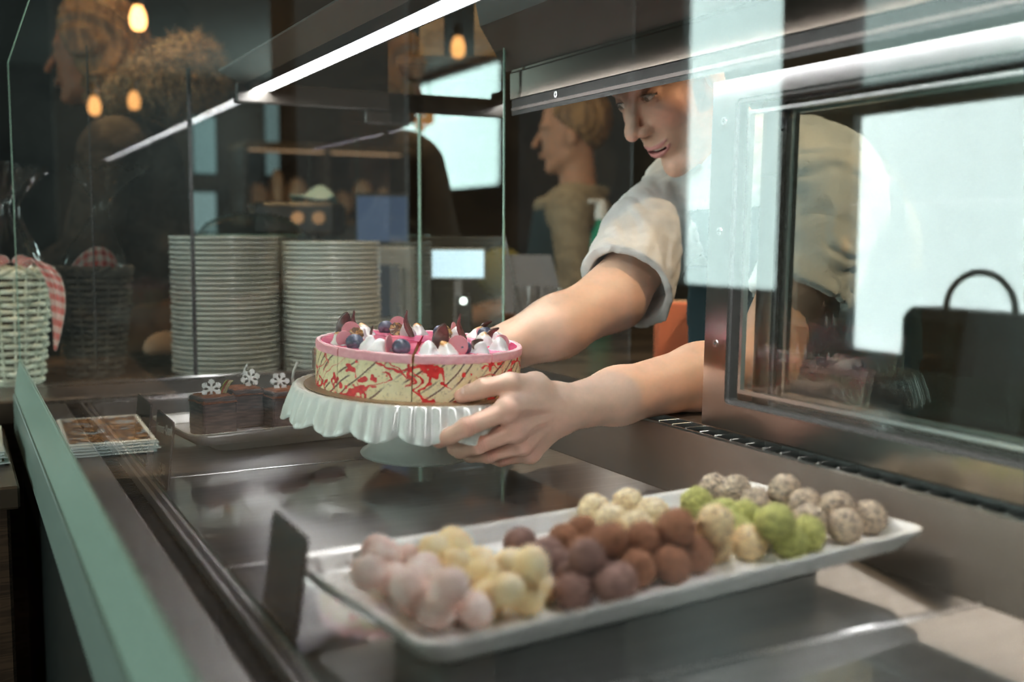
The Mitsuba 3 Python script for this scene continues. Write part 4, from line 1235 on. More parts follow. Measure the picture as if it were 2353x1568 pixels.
rg = thing('cash_register', 'grey cash register with its screen turned away, seen right of the cake', 'cash register')
Mx = xf_z(-27, 1.240, 2.295)
add('screen_back', prism_y([(-0.072, 0.10), (-0.068, 0.240), (0.046, 0.240), (0.066, 0.170), (0.062, 0.10)], -0.012, 0.012), 'm_grey_plastic', rg, to_world=Mx)
add('neck', rbox(-0.012, 0.012, 0.012, 0.030, 0.045, 0.15, 0.003), 'm_black', rg, to_world=Mx)
add('base', rbox(-0.075, 0.075, -0.03, 0.09, 0.0197, 0.055, 0.006), 'm_grey_plastic', rg, to_world=Mx)
ds_ = thing('display_screen', 'small glowing panel added for a bright reflection beside the cash register', 'screen')
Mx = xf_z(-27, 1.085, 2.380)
add('panel', rbox(-0.062, 0.062, -0.004, -0.003, 0.185, 0.250, 0.0004), None, ds_, to_world=Mx, emitter=emitter((1.0, 1.35, 1.5)))  # glowing panel added in place of a reflected highlight
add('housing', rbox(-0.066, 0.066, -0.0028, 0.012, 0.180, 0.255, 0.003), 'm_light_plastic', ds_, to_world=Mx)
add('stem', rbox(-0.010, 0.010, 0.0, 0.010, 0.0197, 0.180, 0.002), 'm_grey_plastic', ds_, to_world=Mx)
for i, (x, y, h, r) in enumerate(((1.178, 2.205, 0.150, 0.030), (1.242, 2.175, 0.148, 0.030), (1.300, 2.205, 0.140, 0.029))):
    gp = [(0, 0.0), (r * 0.8, 0.0), (r * 0.86, 0.004), (r, h), (r - 0.0016, h), (r * 0.82, 0.012), (0, 0.010)]
    add('drinking_glass', lathe(gp, 40), 'm_clear', smooth=40, to_world=T().translate([x, y, 0.0197]), cat='glass', group='tall clear glasses on the back counter',
        label=['leftmost', 'middle', 'rightmost'][i] + ' of the three clear tumblers behind the raised forearm')
sp = thing('bar_spoon', 'bright metal bar spoon leaning in the leftmost tumbler', 'spoon')
p0, p1 = np.array([1.186, 2.200, 0.034]), np.array([1.128, 2.222, 0.285])
add('handle', tube([p0 + (p1 - p0) * t for t in np.linspace(0, 1, 6)], 0.0028, 8), 'm_bright_steel', sp, smooth=True)
bo = trimesh.creation.icosphere(subdivisions=2, radius=1)
bo.vertices *= [0.010, 0.004, 0.014]
add('bowl', move(bo, *p0), 'm_bright_steel', sp, smooth=True)
bt = thing('bottle', 'tall green bottle with a white cap in front of the woman in the background', 'bottle')
add('body', lathe([(0, 0), (0.030, 0), (0.031, 0.004), (0.031, 0.235), (0.027, 0.270), (0.014, 0.300), (0.013, 0.312), (0, 0.312)], 32), 'm_green_plastic', bt, smooth=40, to_world=T().translate([1.552, 2.480, 0.0197]))
add('cap', cat(lathe([(0, 0.310), (0.017, 0.310), (0.018, 0.318), (0.016, 0.345), (0.010, 0.362), (0, 0.364)], 24), rbox(-0.040, 0.004, -0.006, 0.006, 0.352, 0.364, 0.003)), 'm_porcelain', bt, smooth=40, to_world=T().translate([1.552, 2.480, 0.0197]))
bx = thing('carton', 'orange and pink carton just left of the steel door frame', 'box')
add('body', rbox(-0.045, 0.045, -0.03, 0.03, 0.0197, 0.150, 0.002), 'm_orange_box', bx, to_world=xf_z(-27, 1.335, 1.83))
add('flap', rot(rbox(-0.045, 0.045, -0.03, 0.03, 0.151, 0.154, 0.001), [1, 0, 0], 24, (0, 0.03, 0.15)), 'm_peach', bx, to_world=xf_z(-27, 1.335, 1.83))

# far counter: machine, towel, monitor, appliance
cm = thing('coffee_machine', 'black coffee machine with two round pale knobs behind the plates', 'coffee machine')
Mx = xf_z(-27, 0.885, 2.985)
add('body', rbox(-0.105, 0.105, -0.10, 0.10, 0.0197, 0.375, 0.012), 'm_dark_teal', cm, to_world=Mx)
add('hood', rbox(-0.112, 0.112, -0.145, 0.02, 0.285, 0.372, 0.010), 'm_black', cm, to_world=Mx)
add('drip_tray', rbox(-0.10, 0.10, -0.17, -0.10, 0.0197, 0.055, 0.006), 'm_bright_steel', cm, to_world=Mx)
for s in (0.012, 0.068):
    add('knob', rot(trimesh.creation.cylinder(radius=0.017, height=0.014, sections=24), [1, 0, 0], 90), 'm_peach', cm, to_world=Mx @ T().translate([s, -0.151, 0.330]))
for s in (-0.05, 0.05):
    add('spout', tube([(s, -0.12, 0.285), (s, -0.12, 0.262), (s, -0.135, 0.25)], 0.009, 10), 'm_bright_steel', cm, to_world=Mx, smooth=True)
u, w = np.meshgrid(np.linspace(-1, 1, 16), np.linspace(-1, 1, 12), indexing='ij')
zz = 0.382 + 0.032 * np.clip(1 - u ** 2 - 0.6 * w ** 2, 0, 1) + 0.012 * np.sin(3 * u + 2 * w)
add('towel', thick_sheet(np.stack([0.03 + 0.062 * u, 0.05 * w, zz], -1), 0.004), 'm_pale_teal', smooth=True, to_world=Mx, label='crumpled pale teal towel on top of the coffee machine', cat='towel')
mo = thing('monitor', 'blue-lit monitor screen right of the coffee machine', 'monitor')
Mx = xf_z(-27, 1.075, 2.865)
add('screen', rbox(-0.070, 0.070, -0.012, -0.0105, 0.268, 0.392, 0.0005), None, mo, to_world=Mx, emitter=emitter((0.06, 0.09, 0.15)))
add('bezel', rbox(-0.077, 0.077, -0.010, 0.012, 0.258, 0.402, 0.004), 'm_black', mo, to_world=Mx)
ap = thing('appliance', 'pale grey square appliance with a dark front panel, below the blue monitor', 'appliance')
Mx = xf_z(-27, 1.085, 2.835)
add('body', rbox(-0.068, 0.068, -0.05, 0.05, 0.0197, 0.255, 0.008), 'm_light_plastic', ap, to_world=Mx)
add('front_panel', rbox(-0.052, 0.030, -0.054, -0.049, 0.060, 0.205, 0.002), 'm_blue_panel', ap, to_world=Mx)
add('handle', rbox(0.040, 0.050, -0.072, -0.050, 0.060, 0.20, 0.003), 'm_aluminium', ap, to_world=Mx)

# ================= far wall of the service area: signs, lit shelf =================
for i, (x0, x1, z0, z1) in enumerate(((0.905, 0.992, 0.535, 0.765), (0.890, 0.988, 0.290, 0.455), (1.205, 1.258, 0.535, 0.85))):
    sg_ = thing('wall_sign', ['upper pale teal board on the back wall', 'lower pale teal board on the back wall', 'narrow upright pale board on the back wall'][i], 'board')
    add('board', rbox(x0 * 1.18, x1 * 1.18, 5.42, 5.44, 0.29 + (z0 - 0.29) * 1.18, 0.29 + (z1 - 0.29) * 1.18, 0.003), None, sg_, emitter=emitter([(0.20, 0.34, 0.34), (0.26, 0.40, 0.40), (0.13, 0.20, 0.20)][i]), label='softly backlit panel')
    add('frame', rbox(x0 * 1.18 - 0.012, x1 * 1.18 + 0.012, 5.4402, 5.45, 0.29 + (z0 - 0.29) * 1.18 - 0.012, 0.29 + (z1 - 0.29) * 1.18 + 0.012, 0.002), 'm_black', sg_)
sh = thing('wall_shelf', 'wooden wall shelf with a warm strip light, on the back wall above the coffee machine', 'shelf')
for z in (0.36, 0.72):
    add('board', rbox(1.24, 2.10, 5.14, 5.44, z - 0.03, z, 0.003), 'm_wood', sh)
for x in (1.25, 1.66, 2.08):
    add('upright', rbox(x - 0.012, x + 0.012, 5.16, 5.44, 0.3602, 0.6898, 0.003), 'm_dark_wood', sh)
add('strip_light', rbox(1.28, 2.05, 5.20, 5.22, 0.680, 0.6895, 0.001), None, sh, emitter=emitter((0.45, 0.27, 0.15)), label='warm strip light')
loaf = trimesh.creation.icosphere(subdivisions=3, radius=1)
lp = mikit.ply(loaf, None, True)
for i, (x, sx, sz) in enumerate(((1.33, 0.06, 0.085), (1.43, 0.035, 0.12), (1.53, 0.058, 0.10), (1.76, 0.05, 0.07), (1.87, 0.055, 0.10), (1.98, 0.04, 0.08))):
    add('loaf', lp, 'm_peach', label=f'blurred bread loaf on the lit wall shelf, {ORD[i]} from the left', cat='loaf', group='bread loaves on the lit shelf', to_world=T().translate([x, 5.27, 0.361 + sz]).scale([sx, 0.07, sz]))

# kraft paper bags on a hanging shelf behind the doors
ks = thing('hanging_shelf', 'dark hanging shelf above the sliding doors that carries kraft paper bags', 'shelf')
add('board', rot(rbox(0.78, 1.10, 1.90, 2.12, 0.612, 0.628, 0.002), [0, 0, 1], -27, (0.92, 1.96, 0)), 'm_dark_wood', ks)
add('rod', cat(tube([(0.84, 2.05, 0.628), (0.84, 2.05, 2.1)], 0.004, 8), tube([(1.06, 1.95, 0.628), (1.06, 1.95, 2.1)], 0.004, 8)), 'm_black', ks)
for i, (x, y, w, h) in enumerate(((0.850, 1.985, 0.046, 0.085), (0.945, 1.935, 0.050, 0.135))):
    kb = thing('paper_bag', ['small kraft paper bag under the strip light', 'tall kraft paper bag right of the smaller one under the strip light'][i], 'paper bag', 'kraft paper bags on the hanging shelf')
    q = []
    for t in np.linspace(0, 1, 6):
        d = 0.030 * (1 - 0.72 * t ** 1.5)
        q.append(np.array([(-w / 2, -d, 0.6285 + h * t), (0, -d * 1.06 + 0.004 * math.sin(6 * t), 0.6285 + h * t), (w / 2, -d, 0.6285 + h * t), (w / 2 - 0.006 * t, 0, 0.6285 + h * t), (w / 2, d, 0.6285 + h * t), (-w / 2, d, 0.6285 + h * t), (-w / 2 + 0.006 * t, 0, 0.6285 + h * t)]))
    add('bag', loft(q), 'm_kraft', kb, to_world=xf_z(-27, x, y))
    add('folded_top', rbox(-w / 2, w / 2, -0.010, 0.010, 0.6285 + h * 0.98, 0.6285 + h * 1.10, 0.002), 'm_kraft', kb, to_world=xf_z(-27, x, y))


# ================= pendant bulbs and downlights =================
def bulb(x, y, z, label, s=1.0, k=1.0):
    b = thing('pendant_lamp', label, 'pendant lamp', 'warm pendant bulbs')
    add('bulb', lathe([(0, -0.045 * s), (0.016 * s, -0.042 * s), (0.024 * s, -0.028 * s), (0.026 * s, -0.008 * s), (0.022 * s, 0.012 * s), (0.013 * s, 0.032 * s), (0, 0.034 * s)], 20), None, b, to_world=T().translate([x, y, z]), emitter=emitter(tuple(k * c for c in BULB)), smooth=True)
    add('socket', lathe([(0, 0.034 * s), (0.016 * s, 0.036 * s), (0.017 * s, 0.075 * s), (0.006 * s, 0.085 * s), (0, 0.085 * s)], 20), 'm_black', b, to_world=T().translate([x, y, z]))
    add('cord', tube([(x, y, z + 0.08 * s), (x, y, CZ)], 0.003, 6), 'm_black', b)


bulb(2.482, 3.972, 0.754, 'warm pendant bulb beside the head of the woman in the background', 1.0)
bulb(-0.461, 4.278, 1.085, 'warm pendant bulb over the customers, reflected top left in the glass', 1.15)
bulb(-0.304, 4.323, 0.760, 'warm pendant bulb over the customers, lowest of the reflected ones', 0.9, 0.22)
bulb(-0.4975, 4.684, 0.829, 'warm pendant bulb over the customers, reflected beside the lowest one', 0.95, 0.22)
for i, (x, y) in enumerate(((1.55, 0.35), (1.25, 3.05), (-0.55, 1.75), (0.22, 2.62), (2.1, 0.75))):
    dl = thing('downlight', ['ceiling downlight behind the sliding doors', 'unseen fill downlight added over the coffee machine', 'unseen fill downlight added over the customer aisle', 'ceiling downlight over the customer in the fur-hooded coat', 'unseen fill downlight added to brighten the leaning woman'][i], 'ceiling light', 'round ceiling downlights')
    add('lens', lathe([(0, 0), (0.045, 0), (0.045, 0.006), (0, 0.006)], 24), None, dl, to_world=T().translate([x, y, CZ - 0.012]), emitter=emitter(tuple((30, 4, 24, 12, 10)[i] * c for c in SPOT)))
    add('trim_ring', lathe([(0.047, 0), (0.062, 0.0), (0.062, 0.010), (0.047, 0.010), (0.047, 0)], 24), 'm_aluminium', dl, to_world=T().translate([x, y, CZ - 0.0115]))
    if i in (0, 3, 4):                                      # beams for forearm and fur hood, plus an added one on the woman
        tgt = {0: (0.62, 1.12, 0.1), 3: (0.47, 2.97, 0.62), 4: (1.40, 1.45, 0.30)}[i]
        add('beam', {'type': 'spot', 'to_world': T().look_at(origin=[x, y, CZ - 0.03], target=list(tgt), up=[0, 1, 0.2]), 'cutoff_angle': {0: 22.0, 3: 15.0, 4: 18.0}[i], 'beam_width': {0: 12.0, 3: 9.0, 4: 10.0}[i],
                     'intensity': {'type': 'rgb', 'value': {0: (6.5, 4.3, 2.4), 3: (24.0, 15.5, 8.0), 4: (7.0, 6.0, 4.6)}[i]}}, None, dl)
il = thing('indicator_light', 'small round white indicator lamp below the glowing panel, right of the plates', 'indicator light')
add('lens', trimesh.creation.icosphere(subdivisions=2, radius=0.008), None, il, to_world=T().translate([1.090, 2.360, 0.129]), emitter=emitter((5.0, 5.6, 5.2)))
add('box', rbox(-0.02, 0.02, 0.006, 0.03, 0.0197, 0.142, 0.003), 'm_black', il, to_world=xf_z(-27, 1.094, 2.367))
# bag and bench by the shop window (seen in the glass)
bn = thing('bench', 'dark window bench under the shop window, seen only as a reflection', 'bench')
add('seat', rbox(-3.38, -2.95, 0.9, 3.7, -0.46, -0.42, 0.01), 'm_dark_wood', bn)
for y in (1.0, 2.3, 3.6):
    add('leg', rbox(-3.30, -3.05, y - 0.03, y + 0.03, FZ, -0.4602, 0.005), 'm_black', bn)
hb = thing('handbag', 'dark leather handbag with an arched handle, reflected at the right edge of the glass', 'bag')
add('body', rbox(-0.10, 0.10, -0.30, 0.30, -0.4195, 0.02, 0.04), 'm_bag_leather', hb, to_world=T().translate([-3.12, 2.70, 0]))
aa = np.linspace(0, math.pi, 16)
add('handle', tube(np.stack([aa * 0, 0.15 * np.cos(aa), 0.02 + 0.14 * np.sin(aa)], -1), 0.011, 8), 'm_bag_leather', hb, smooth=True, to_world=T().translate([-3.12, 2.70, 0]))
# ================= people =================
def skin_colors(v, base=(0.56, 0.335, 0.25), seed=1):
    n = meshkit.fbm(v * 55, 4, seed)[:, None]
    m = meshkit.fbm(v * 260, 2, seed + 3)[:, None]
    return np.clip(np.array(base) * (0.90 + 0.20 * n) + np.array([0.03, -0.01, -0.012]) * (n - 0.5) * 2 + 0.02 * (m - 0.5), 0, 1)


def blob(v, c, r):
    return np.exp(-((v - np.asarray(c)) ** 2 / np.asarray(r) ** 2).sum(1))[:, None]


woman = thing('person', 'woman in a pale grey shirt leaning through the doors, holding the cake stand', 'person')
HR_ = np.array([[-0.841, 0.048, -0.539], [-0.0881, -0.995, 0.0481], [-0.534, 0.0877, 0.841]])
HO = np.array([0.9685, 1.357, 0.5285])


def to_local(P):
    return (P - HO) @ HR_


def mirror(fn, Q):
    return np.minimum(fn(Q), fn(Q * np.array([1, -1, 1])))


EYE = np.array([0.0735, 0.0315, 0.0])


def lips(Q, up):
    ys = np.linspace(-0.0255, 0.0255, 9)
    d = None
    for k in range(8):
        p = []
        for y in ys[k:k + 2]:
            t = abs(y) / 0.0255
            if up:
                p.append(((0.0915 - 11 * y * y - (0.001 if abs(y) < 0.004 else 0), y, -0.0742 + 7 * y * y - 0.0008 * math.cos(t * 3.1)), 0.0036 * (1 - 0.62 * t * t)))
            else:
                p.append(((0.0898 - 11.5 * y * y, y, -0.0865 + 14 * y * y), 0.0046 * (1 - 0.66 * t * t)))
        e = s_cap(Q, p[0][0], p[1][0], p[0][1], p[1][1])
        d = e if d is None else smin(d, e, 0.002)
    return d


def head_sdf(Q):
    A = np.abs(Q[:, 1])
    S = np.column_stack([Q[:, 0], A, Q[:, 2]])          # right/left symmetric
    d = s_ell(S, (-0.014, 0, 0.036), (0.098, 0.076, 0.098))
    d = smin(d, s_ell(S, (0.024, 0, -0.038), (0.064, 0.058, 0.086)), 0.025)
    d = smin(d, s_cap(S, (-0.004, 0.049, -0.066), (0.058, 0.020, -0.115), 0.017, 0.014), 0.022)
    d = smin(d, s_sph(S, (0.071, 0.0, -0.1165), 0.0170), 0.018)
    d = smin(d, s_ell(S, (0.054, 0.040, -0.030), (0.023, 0.022, 0.022)), 0.016)
    d = smin(d, s_cap(S, (0.084, 0.010, 0.019), (0.071, 0.042, 0.021), 0.0095, 0.009), 0.014)
    # eye sockets
    d = smax(d, -s_ell(S, (0.101, 0.0335, -0.001), (0.021, 0.016, 0.012)), 0.010)
    # nose
    d = smin(d, s_ell(S, (0.064, 0.026, -0.030), (0.022, 0.020, 0.024)), 0.020)
    n = s_cap(S, (0.0825, 0, 0.014), (0.1085, 0, -0.030), 0.0090, 0.0100)
    n = smin(n, s_sph(S, (0.1145, 0.0, -0.0385), 0.0104), 0.010)
    n = smin(n, s_ell(S, (0.1000, 0.0128, -0.0430), (0.0120, 0.0078, 0.0078)), 0.007)
    d = smin(d, n, 0.013)
    d = smin(d, s_ell(S, (0.073, 0, -0.070), (0.0190, 0.029, 0.024)), 0.014)
    d = smin(d, lips(Q, True), 0.0036)
    d = smin(d, lips(Q, False), 0.0036)
    d = smax(d, -s_ell(Q, (0.090, 0, -0.0798), (0.016, 0.0215, 0.0030)), 0.002)
    d = smax(d, -s_ell(S, (0.1070, 0.0068, -0.0508), (0.0058, 0.0032, 0.0036)), 0.002)
    # eyelids round an almond opening
    e = S - EYE
    lid = np.linalg.norm(e, axis=1) - 0.0146
    d = smin(d, lid, 0.006)
    hgt = 0.0043 * (1 - (e[:, 1] / 0.0150) ** 2)
    op = np.maximum(np.maximum(np.abs(e[:, 2] + 0.0006) - hgt, np.abs(e[:, 1]) - 0.0145), -e[:, 0] + 0.002)
    d = smax(d, -np.maximum(op, -(np.linalg.norm(e, axis=1) - 0.0100)), 0.0008)
    # ears
    d = smin(d, s_ell(S, (-0.006, 0.0765, -0.020), (0.017, 0.007, 0.030)), 0.006)
    return d


NECK = to_local(np.array([[1.06, 1.292, 0.405]]))[0]


def head_neck(P):
    Q = to_local(P)
    d = head_sdf(Q)
    return smin(d, s_cap(Q, (-0.022, 0, -0.065), NECK, 0.050, 0.055), 0.02)


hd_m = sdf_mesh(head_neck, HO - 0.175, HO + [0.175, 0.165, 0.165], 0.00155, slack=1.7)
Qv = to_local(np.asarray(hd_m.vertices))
col = skin_colors(Qv)
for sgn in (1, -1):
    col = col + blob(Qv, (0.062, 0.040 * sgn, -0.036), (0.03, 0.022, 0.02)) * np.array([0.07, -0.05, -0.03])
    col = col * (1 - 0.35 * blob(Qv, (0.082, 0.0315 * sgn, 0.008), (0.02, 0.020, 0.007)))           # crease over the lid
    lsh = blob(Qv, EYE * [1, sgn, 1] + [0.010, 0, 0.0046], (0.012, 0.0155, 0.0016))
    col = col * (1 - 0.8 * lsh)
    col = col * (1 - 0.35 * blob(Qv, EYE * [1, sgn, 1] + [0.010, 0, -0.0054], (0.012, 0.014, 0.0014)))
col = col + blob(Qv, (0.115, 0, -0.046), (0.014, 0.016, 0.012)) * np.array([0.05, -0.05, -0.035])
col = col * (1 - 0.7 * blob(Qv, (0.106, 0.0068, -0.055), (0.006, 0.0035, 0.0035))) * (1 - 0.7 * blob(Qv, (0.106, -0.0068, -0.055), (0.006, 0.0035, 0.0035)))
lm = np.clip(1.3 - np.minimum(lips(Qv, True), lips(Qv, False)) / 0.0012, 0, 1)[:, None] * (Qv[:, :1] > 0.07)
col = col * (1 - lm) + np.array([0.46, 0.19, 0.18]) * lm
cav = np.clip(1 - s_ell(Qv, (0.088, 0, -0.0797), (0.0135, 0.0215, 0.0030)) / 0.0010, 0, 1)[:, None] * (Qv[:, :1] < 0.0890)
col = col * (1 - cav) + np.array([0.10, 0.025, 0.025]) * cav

# ---- left arm and hand (nearest to the camera) ----
W = np.array([0.6216, 1.0703, 0.0889])
E1, E2, EL = np.array([0.7052, 1.0844, 0.0968]), np.array([0.8429, 1.1051, 0.1097]), np.array([0.935, 1.095, 0.122])
LS, RS = np.array([1.085, 1.13, 0.335]), np.array([1.0724, 1.4544, 0.3564])
FING = [  # index, middle, ring, little: knuckle, joint, joint, tip
    ([(0.5309, 1.0336, 0.1000), (0.4793, 1.0303, 0.0852), (0.4629, 1.0375, 0.0755), (0.4560, 1.0500, 0.0685)], (0.0118, 0.0098, 0.0090, 0.0076)),
    ([(0.5421, 1.0375, 0.0760), (0.4986, 1.0420, 0.0625), (0.4860, 1.0600, 0.0540), (0.4850, 1.0760, 0.0535)], (0.0120, 0.0098, 0.0090, 0.0078)),
    ([(0.5560, 1.0500, 0.0570), (0.5200, 1.0610, 0.0465), (0.5070, 1.0790, 0.0440), (0.5060, 1.0930, 0.0480)], (0.0115, 0.0095, 0.0088, 0.0076)),
    ([(0.5735, 1.0625, 0.0430), (0.5440, 1.0765, 0.0365), (0.5320, 1.0910, 0.0380), (0.5310, 1.1010, 0.0430)], (0.0105, 0.0084, 0.0078, 0.0068))]
THUMB = [(0.600, 1.0680, 0.1020), (0.5790, 1.0610, 0.1190), (0.5395, 1.0455, 0.1272), (0.5115, 1.0545, 0.1222), (0.4905, 1.0670, 0.1128)]


def left_arm(P):
    d = s_chain(P, [W, E1, E2, EL, LS], [0.0265, 0.0320, 0.0405, 0.043, 0.050], 0.02)
    # the wrist is wider than it is thick
    palm = None
    for (pts, r), wr in zip(FING, ((0.0, 0.0, 0.013), (0, 0, 0.004), (0, 0, -0.006), (0, 0, -0.014))):
        e = s_cap(P, W + np.array([-0.012, 0, 0]) + np.array(wr), pts[0], 0.0175, r[0] + 0.0012)
        palm = e if palm is None else smin(palm, e, 0.012)
    palm = smin(palm, s_cap(P, THUMB[0], THUMB[1], 0.0165, 0.0145), 0.014)
    palm = smin(palm, s_cap(P, THUMB[1], FING[0][0][0], 0.0100, 0.0095), 0.016)
    d = smin(d, palm, 0.016)
    for pts, r in FING:
        e = s_chain(P, pts, r, 0.003)
        e = smin(e, s_sph(P, np.array(pts[1]), r[1] * 1.06), 0.003)
        e = smin(e, s_sph(P, np.array(pts[0]) + [0.0, -0.0025, 0.001], r[0] * 1.02), 0.006)
        d = smin(d, e, 0.0055)
    th = s_chain(P, THUMB[1:], [0.0142, 0.0114, 0.0105, 0.0082], 0.005)
    th = smin(th, s_ell(P, (0.501, 1.0605, 0.1175), (0.013, 0.0102, 0.0093)), 0.004)
    d = smin(d, th, 0.007)
    # tendons on the back of the hand
    for k in (0, 1, 2):
        a, b = W + np.array([-0.02, -0.018, 0.006 - 0.008 * k]), np.array(FING[k][0][0]) + [0.004, -0.0095, 0.001]
        d = smin(d, s_cap(P, a, b, 0.0022, 0.0030), 0.007)
    return d


la = sdf_mesh(left_arm, (0.43, 1.00, 0.01), (1.13, 1.20, 0.39), 0.0017, slack=1.7)
lv = np.asarray(la.vertices)
lc = skin_colors(lv, (0.57, 0.335, 0.245), 4)
for pts, r in FING:
    for q, s in ((pts[0], 0.010), (pts[1], 0.009), (pts[3], 0.010)):
        lc = lc + blob(lv, np.array(q) + [0, -0.006, 0.002], (s, s, s)) * np.array([0.06, -0.045, -0.025])
    for off in (-0.0028, 0.0, 0.0028):                                    # creases over the middle joint
        dirn = np.array(pts[0]) - np.array(pts[1])
        dirn /= np.linalg.norm(dirn)
        t = (lv - np.array(pts[1])) @ dirn
        near = np.linalg.norm(lv - np.array(pts[1]), axis=1) < 0.014
        lc = lc * (1 - 0.16 * (np.exp(-((t - off) / 0.0007) ** 2) * near)[:, None])
lc = lc + blob(lv, THUMB[4], (0.016, 0.014, 0.012)) * np.array([0.06, -0.035, -0.02])
lc = lc + blob(lv, (0.56, 1.04, 0.09), (0.05, 0.03, 0.04)) * np.array([0.0, -0.018, 0.0])

# ---- right arm: reaches round the far side of the stand ----
RE, FM = np.array([0.8687, 1.3504, 0.1973]), np.array([0.7597, 1.328, 0.1588])
RW = np.array([0.615, 1.372, 0.100])


def right_arm(P):
    d = s_chain(P, [RS, RE, FM, RW], [0.050, 0.0455, 0.0415, 0.028], 0.025)
    d = smin(d, s_cap(P, RW, (0.55, 1.385, 0.083), 0.026, 0.021), 0.015)
    for k, (a, b, c) in enumerate((((0.545, 1.372, 0.100), (0.520, 1.362, 0.098), (0.500, 1.350, 0.105)), ((0.535, 1.385, 0.080), (0.500, 1.378, 0.062), (0.480, 1.360, 0.060)),
                                   ((0.540, 1.390, 0.068), (0.508, 1.384, 0.052), (0.490, 1.366, 0.052)), ((0.548, 1.392, 0.058), (0.522, 1.388, 0.044), (0.506, 1.372, 0.044)))):
        d = smin(d, s_chain(P, [a, b, c], [0.0115, 0.0092, 0.0076], 0.003), 0.006)
    return d


ra = sdf_mesh(right_arm, (0.46, 1.25, 0.01), (1.14, 1.53, 0.42), 0.003, slack=1.7)
rc_ = skin_colors(np.asarray(ra.vertices), (0.56, 0.345, 0.25), 9)
body = cat(hd_m, la, ra)
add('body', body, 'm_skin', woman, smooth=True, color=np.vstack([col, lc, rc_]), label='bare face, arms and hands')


def local_mesh(m):
    m = m.copy()
    m.vertices = np.asarray(m.vertices) @ HR_.T + HO
    return m


gaze = np.array([0.90, -0.10, -0.20])
gaze /= np.linalg.norm(gaze)
for sgn in (1, -1):
    c = EYE * [1, sgn, 1]
    m = trimesh.creation.icosphere(subdivisions=3, radius=0.0128)
    ek = add('eye', local_mesh(move(m, *c)), 'm_eye_white', woman, smooth=True)
    m = trimesh.creation.icosphere(subdivisions=3, radius=0.0078)
    add('iris', local_mesh(move(m, *(c + gaze * 0.0058))), 'm_iris', ek, smooth=True)
    pts = [(0.0945, 0.011 * sgn, 0.0225), (0.0925, 0.020 * sgn, 0.0275), (0.0860, 0.032 * sgn, 0.0300), (0.0750, 0.044 * sgn, 0.0265)]
    add('eyebrow', local_mesh(tube(pts, [0.0022, 0.0034, 0.0030, 0.0012], 8)), 'm_hair_dark', woman, smooth=True)
    pts = [c + np.array([0.0148 * math.cos(t) * 0.94, 0.0148 * math.sin(t), 0.0044 * (1 - (math.sin(t) / 1.0) ** 2) + 0.0006]) for t in np.linspace(-0.95, 0.95, 9)]
    add('eyelashes', local_mesh(tube(pts, [0.0005, 0.0009, 0.0011, 0.0012, 0.0012, 0.0012, 0.0011, 0.0009, 0.0005], 6)), 'm_hair_dark', woman)
yy, zz = np.meshgrid(np.linspace(-0.0175, 0.0175, 33), np.linspace(0, 1, 5), indexing='ij')
xx = 0.0872 - 13 * yy ** 2 + 0.0006 * np.abs(np.sin(yy / 0.0042 * math.pi / 2)) - 0.001 * zz
add('teeth', local_mesh(thick_sheet(np.stack([xx, yy, -0.0762 - 0.0046 * zz + 7 * yy ** 2], -1), 0.002)), 'm_teeth', woman, smooth=True, label='white upper teeth')
for m, c, n_, r in (('T', (0.5035, 1.0680, 0.1215), (-0.30, -0.72, 0.62), (0.0070, 0.0052)),):
    n_ = np.array(n_) / np.linalg.norm(n_)
    d_ = np.array(THUMB[4]) - np.array(THUMB[3])
    d_ -= n_ * (d_ @ n_)
    d_ /= np.linalg.norm(d_)
    b_ = np.cross(n_, d_)
    u, t = np.meshgrid(np.linspace(0, 1, 6), np.linspace(0, 2 * np.pi, 25), indexing='ij')
    tip = np.array([0.4955, 1.0635, 0.1155])
    Pn = tip + (u * r[0] * np.cos(t))[..., None] * d_ + (u * r[1] * np.sin(t))[..., None] * b_ + (0.0098 - 0.0022 * u ** 2)[..., None] * n_
    add('nail', thick_sheet(Pn, 0.0006), 'm_nail', woman, smooth=True, label='thumb nail')


def hair_sdf(P):
    Q = to_local(P)
    d = s_ell(Q, (-0.020, 0, 0.040), (0.105, 0.084, 0.104))
    line = Q[:, 0] - 0.022 + np.clip(0.07 - Q[:, 2], 0, 1) * 1.5 + 0.1 * np.abs(Q[:, 1])
    d = smax(d, line, 0.008)
    d = smin(d, s_sph(Q, (-0.115, 0, 0.045), 0.042), 0.02)
    return d + 0.0025 * (np.sin(Q[:, 1] * 420 + 3 * np.sin(Q[:, 2] * 30)) * 0.5)


add('hair', sdf_mesh(hair_sdf, HO - 0.19, HO + [0.21, 0.17, 0.19], 0.0045, slack=1.8), 'm_hair_dark', woman, smooth=True, label='dark hair tied back')

# ---- shirt, apron, trousers ----
C1, C2, HIP = np.array([1.12, 1.295, 0.335]), np.array([1.27, 1.40, 0.350]), np.array([1.42, 1.50, 0.315])
S1, SLV = np.array([0.9597, 1.3987, 0.283]), np.array([0.8994, 1.3534, 0.2217])
LSL = np.array([1.005, 1.108, 0.205])
dS = (SLV - RS) / np.linalg.norm(SLV - RS)
dL = (LSL - LS) / np.linalg.norm(LSL - LS)


def folds(P):
    q = (P - RS) @ np.array([[0.3, 0.9, 0.2], [0.8, -0.2, -0.5], [-0.5, 0.3, -0.8]]).T
    n = meshkit.noise(np.column_stack([q[:, 0] * 10, q[:, 1] * 42, q[:, 2] * 20]), 5) - 0.5
    return n


def torso(P):
    d = s_chain(P, [C1, C2, HIP], [0.112, 0.120, 0.128], 0.06)
    d = smin(d, s_cap(P, RS + [0.01, -0.02, 0], LS + [0.01, 0.02, 0], 0.062, 0.062), 0.06)
    d = smin(d, s_cap(P, (1.09, 1.29, 0.385), (1.075, 1.29, 0.405), 0.07, 0.065), 0.04)
    return d


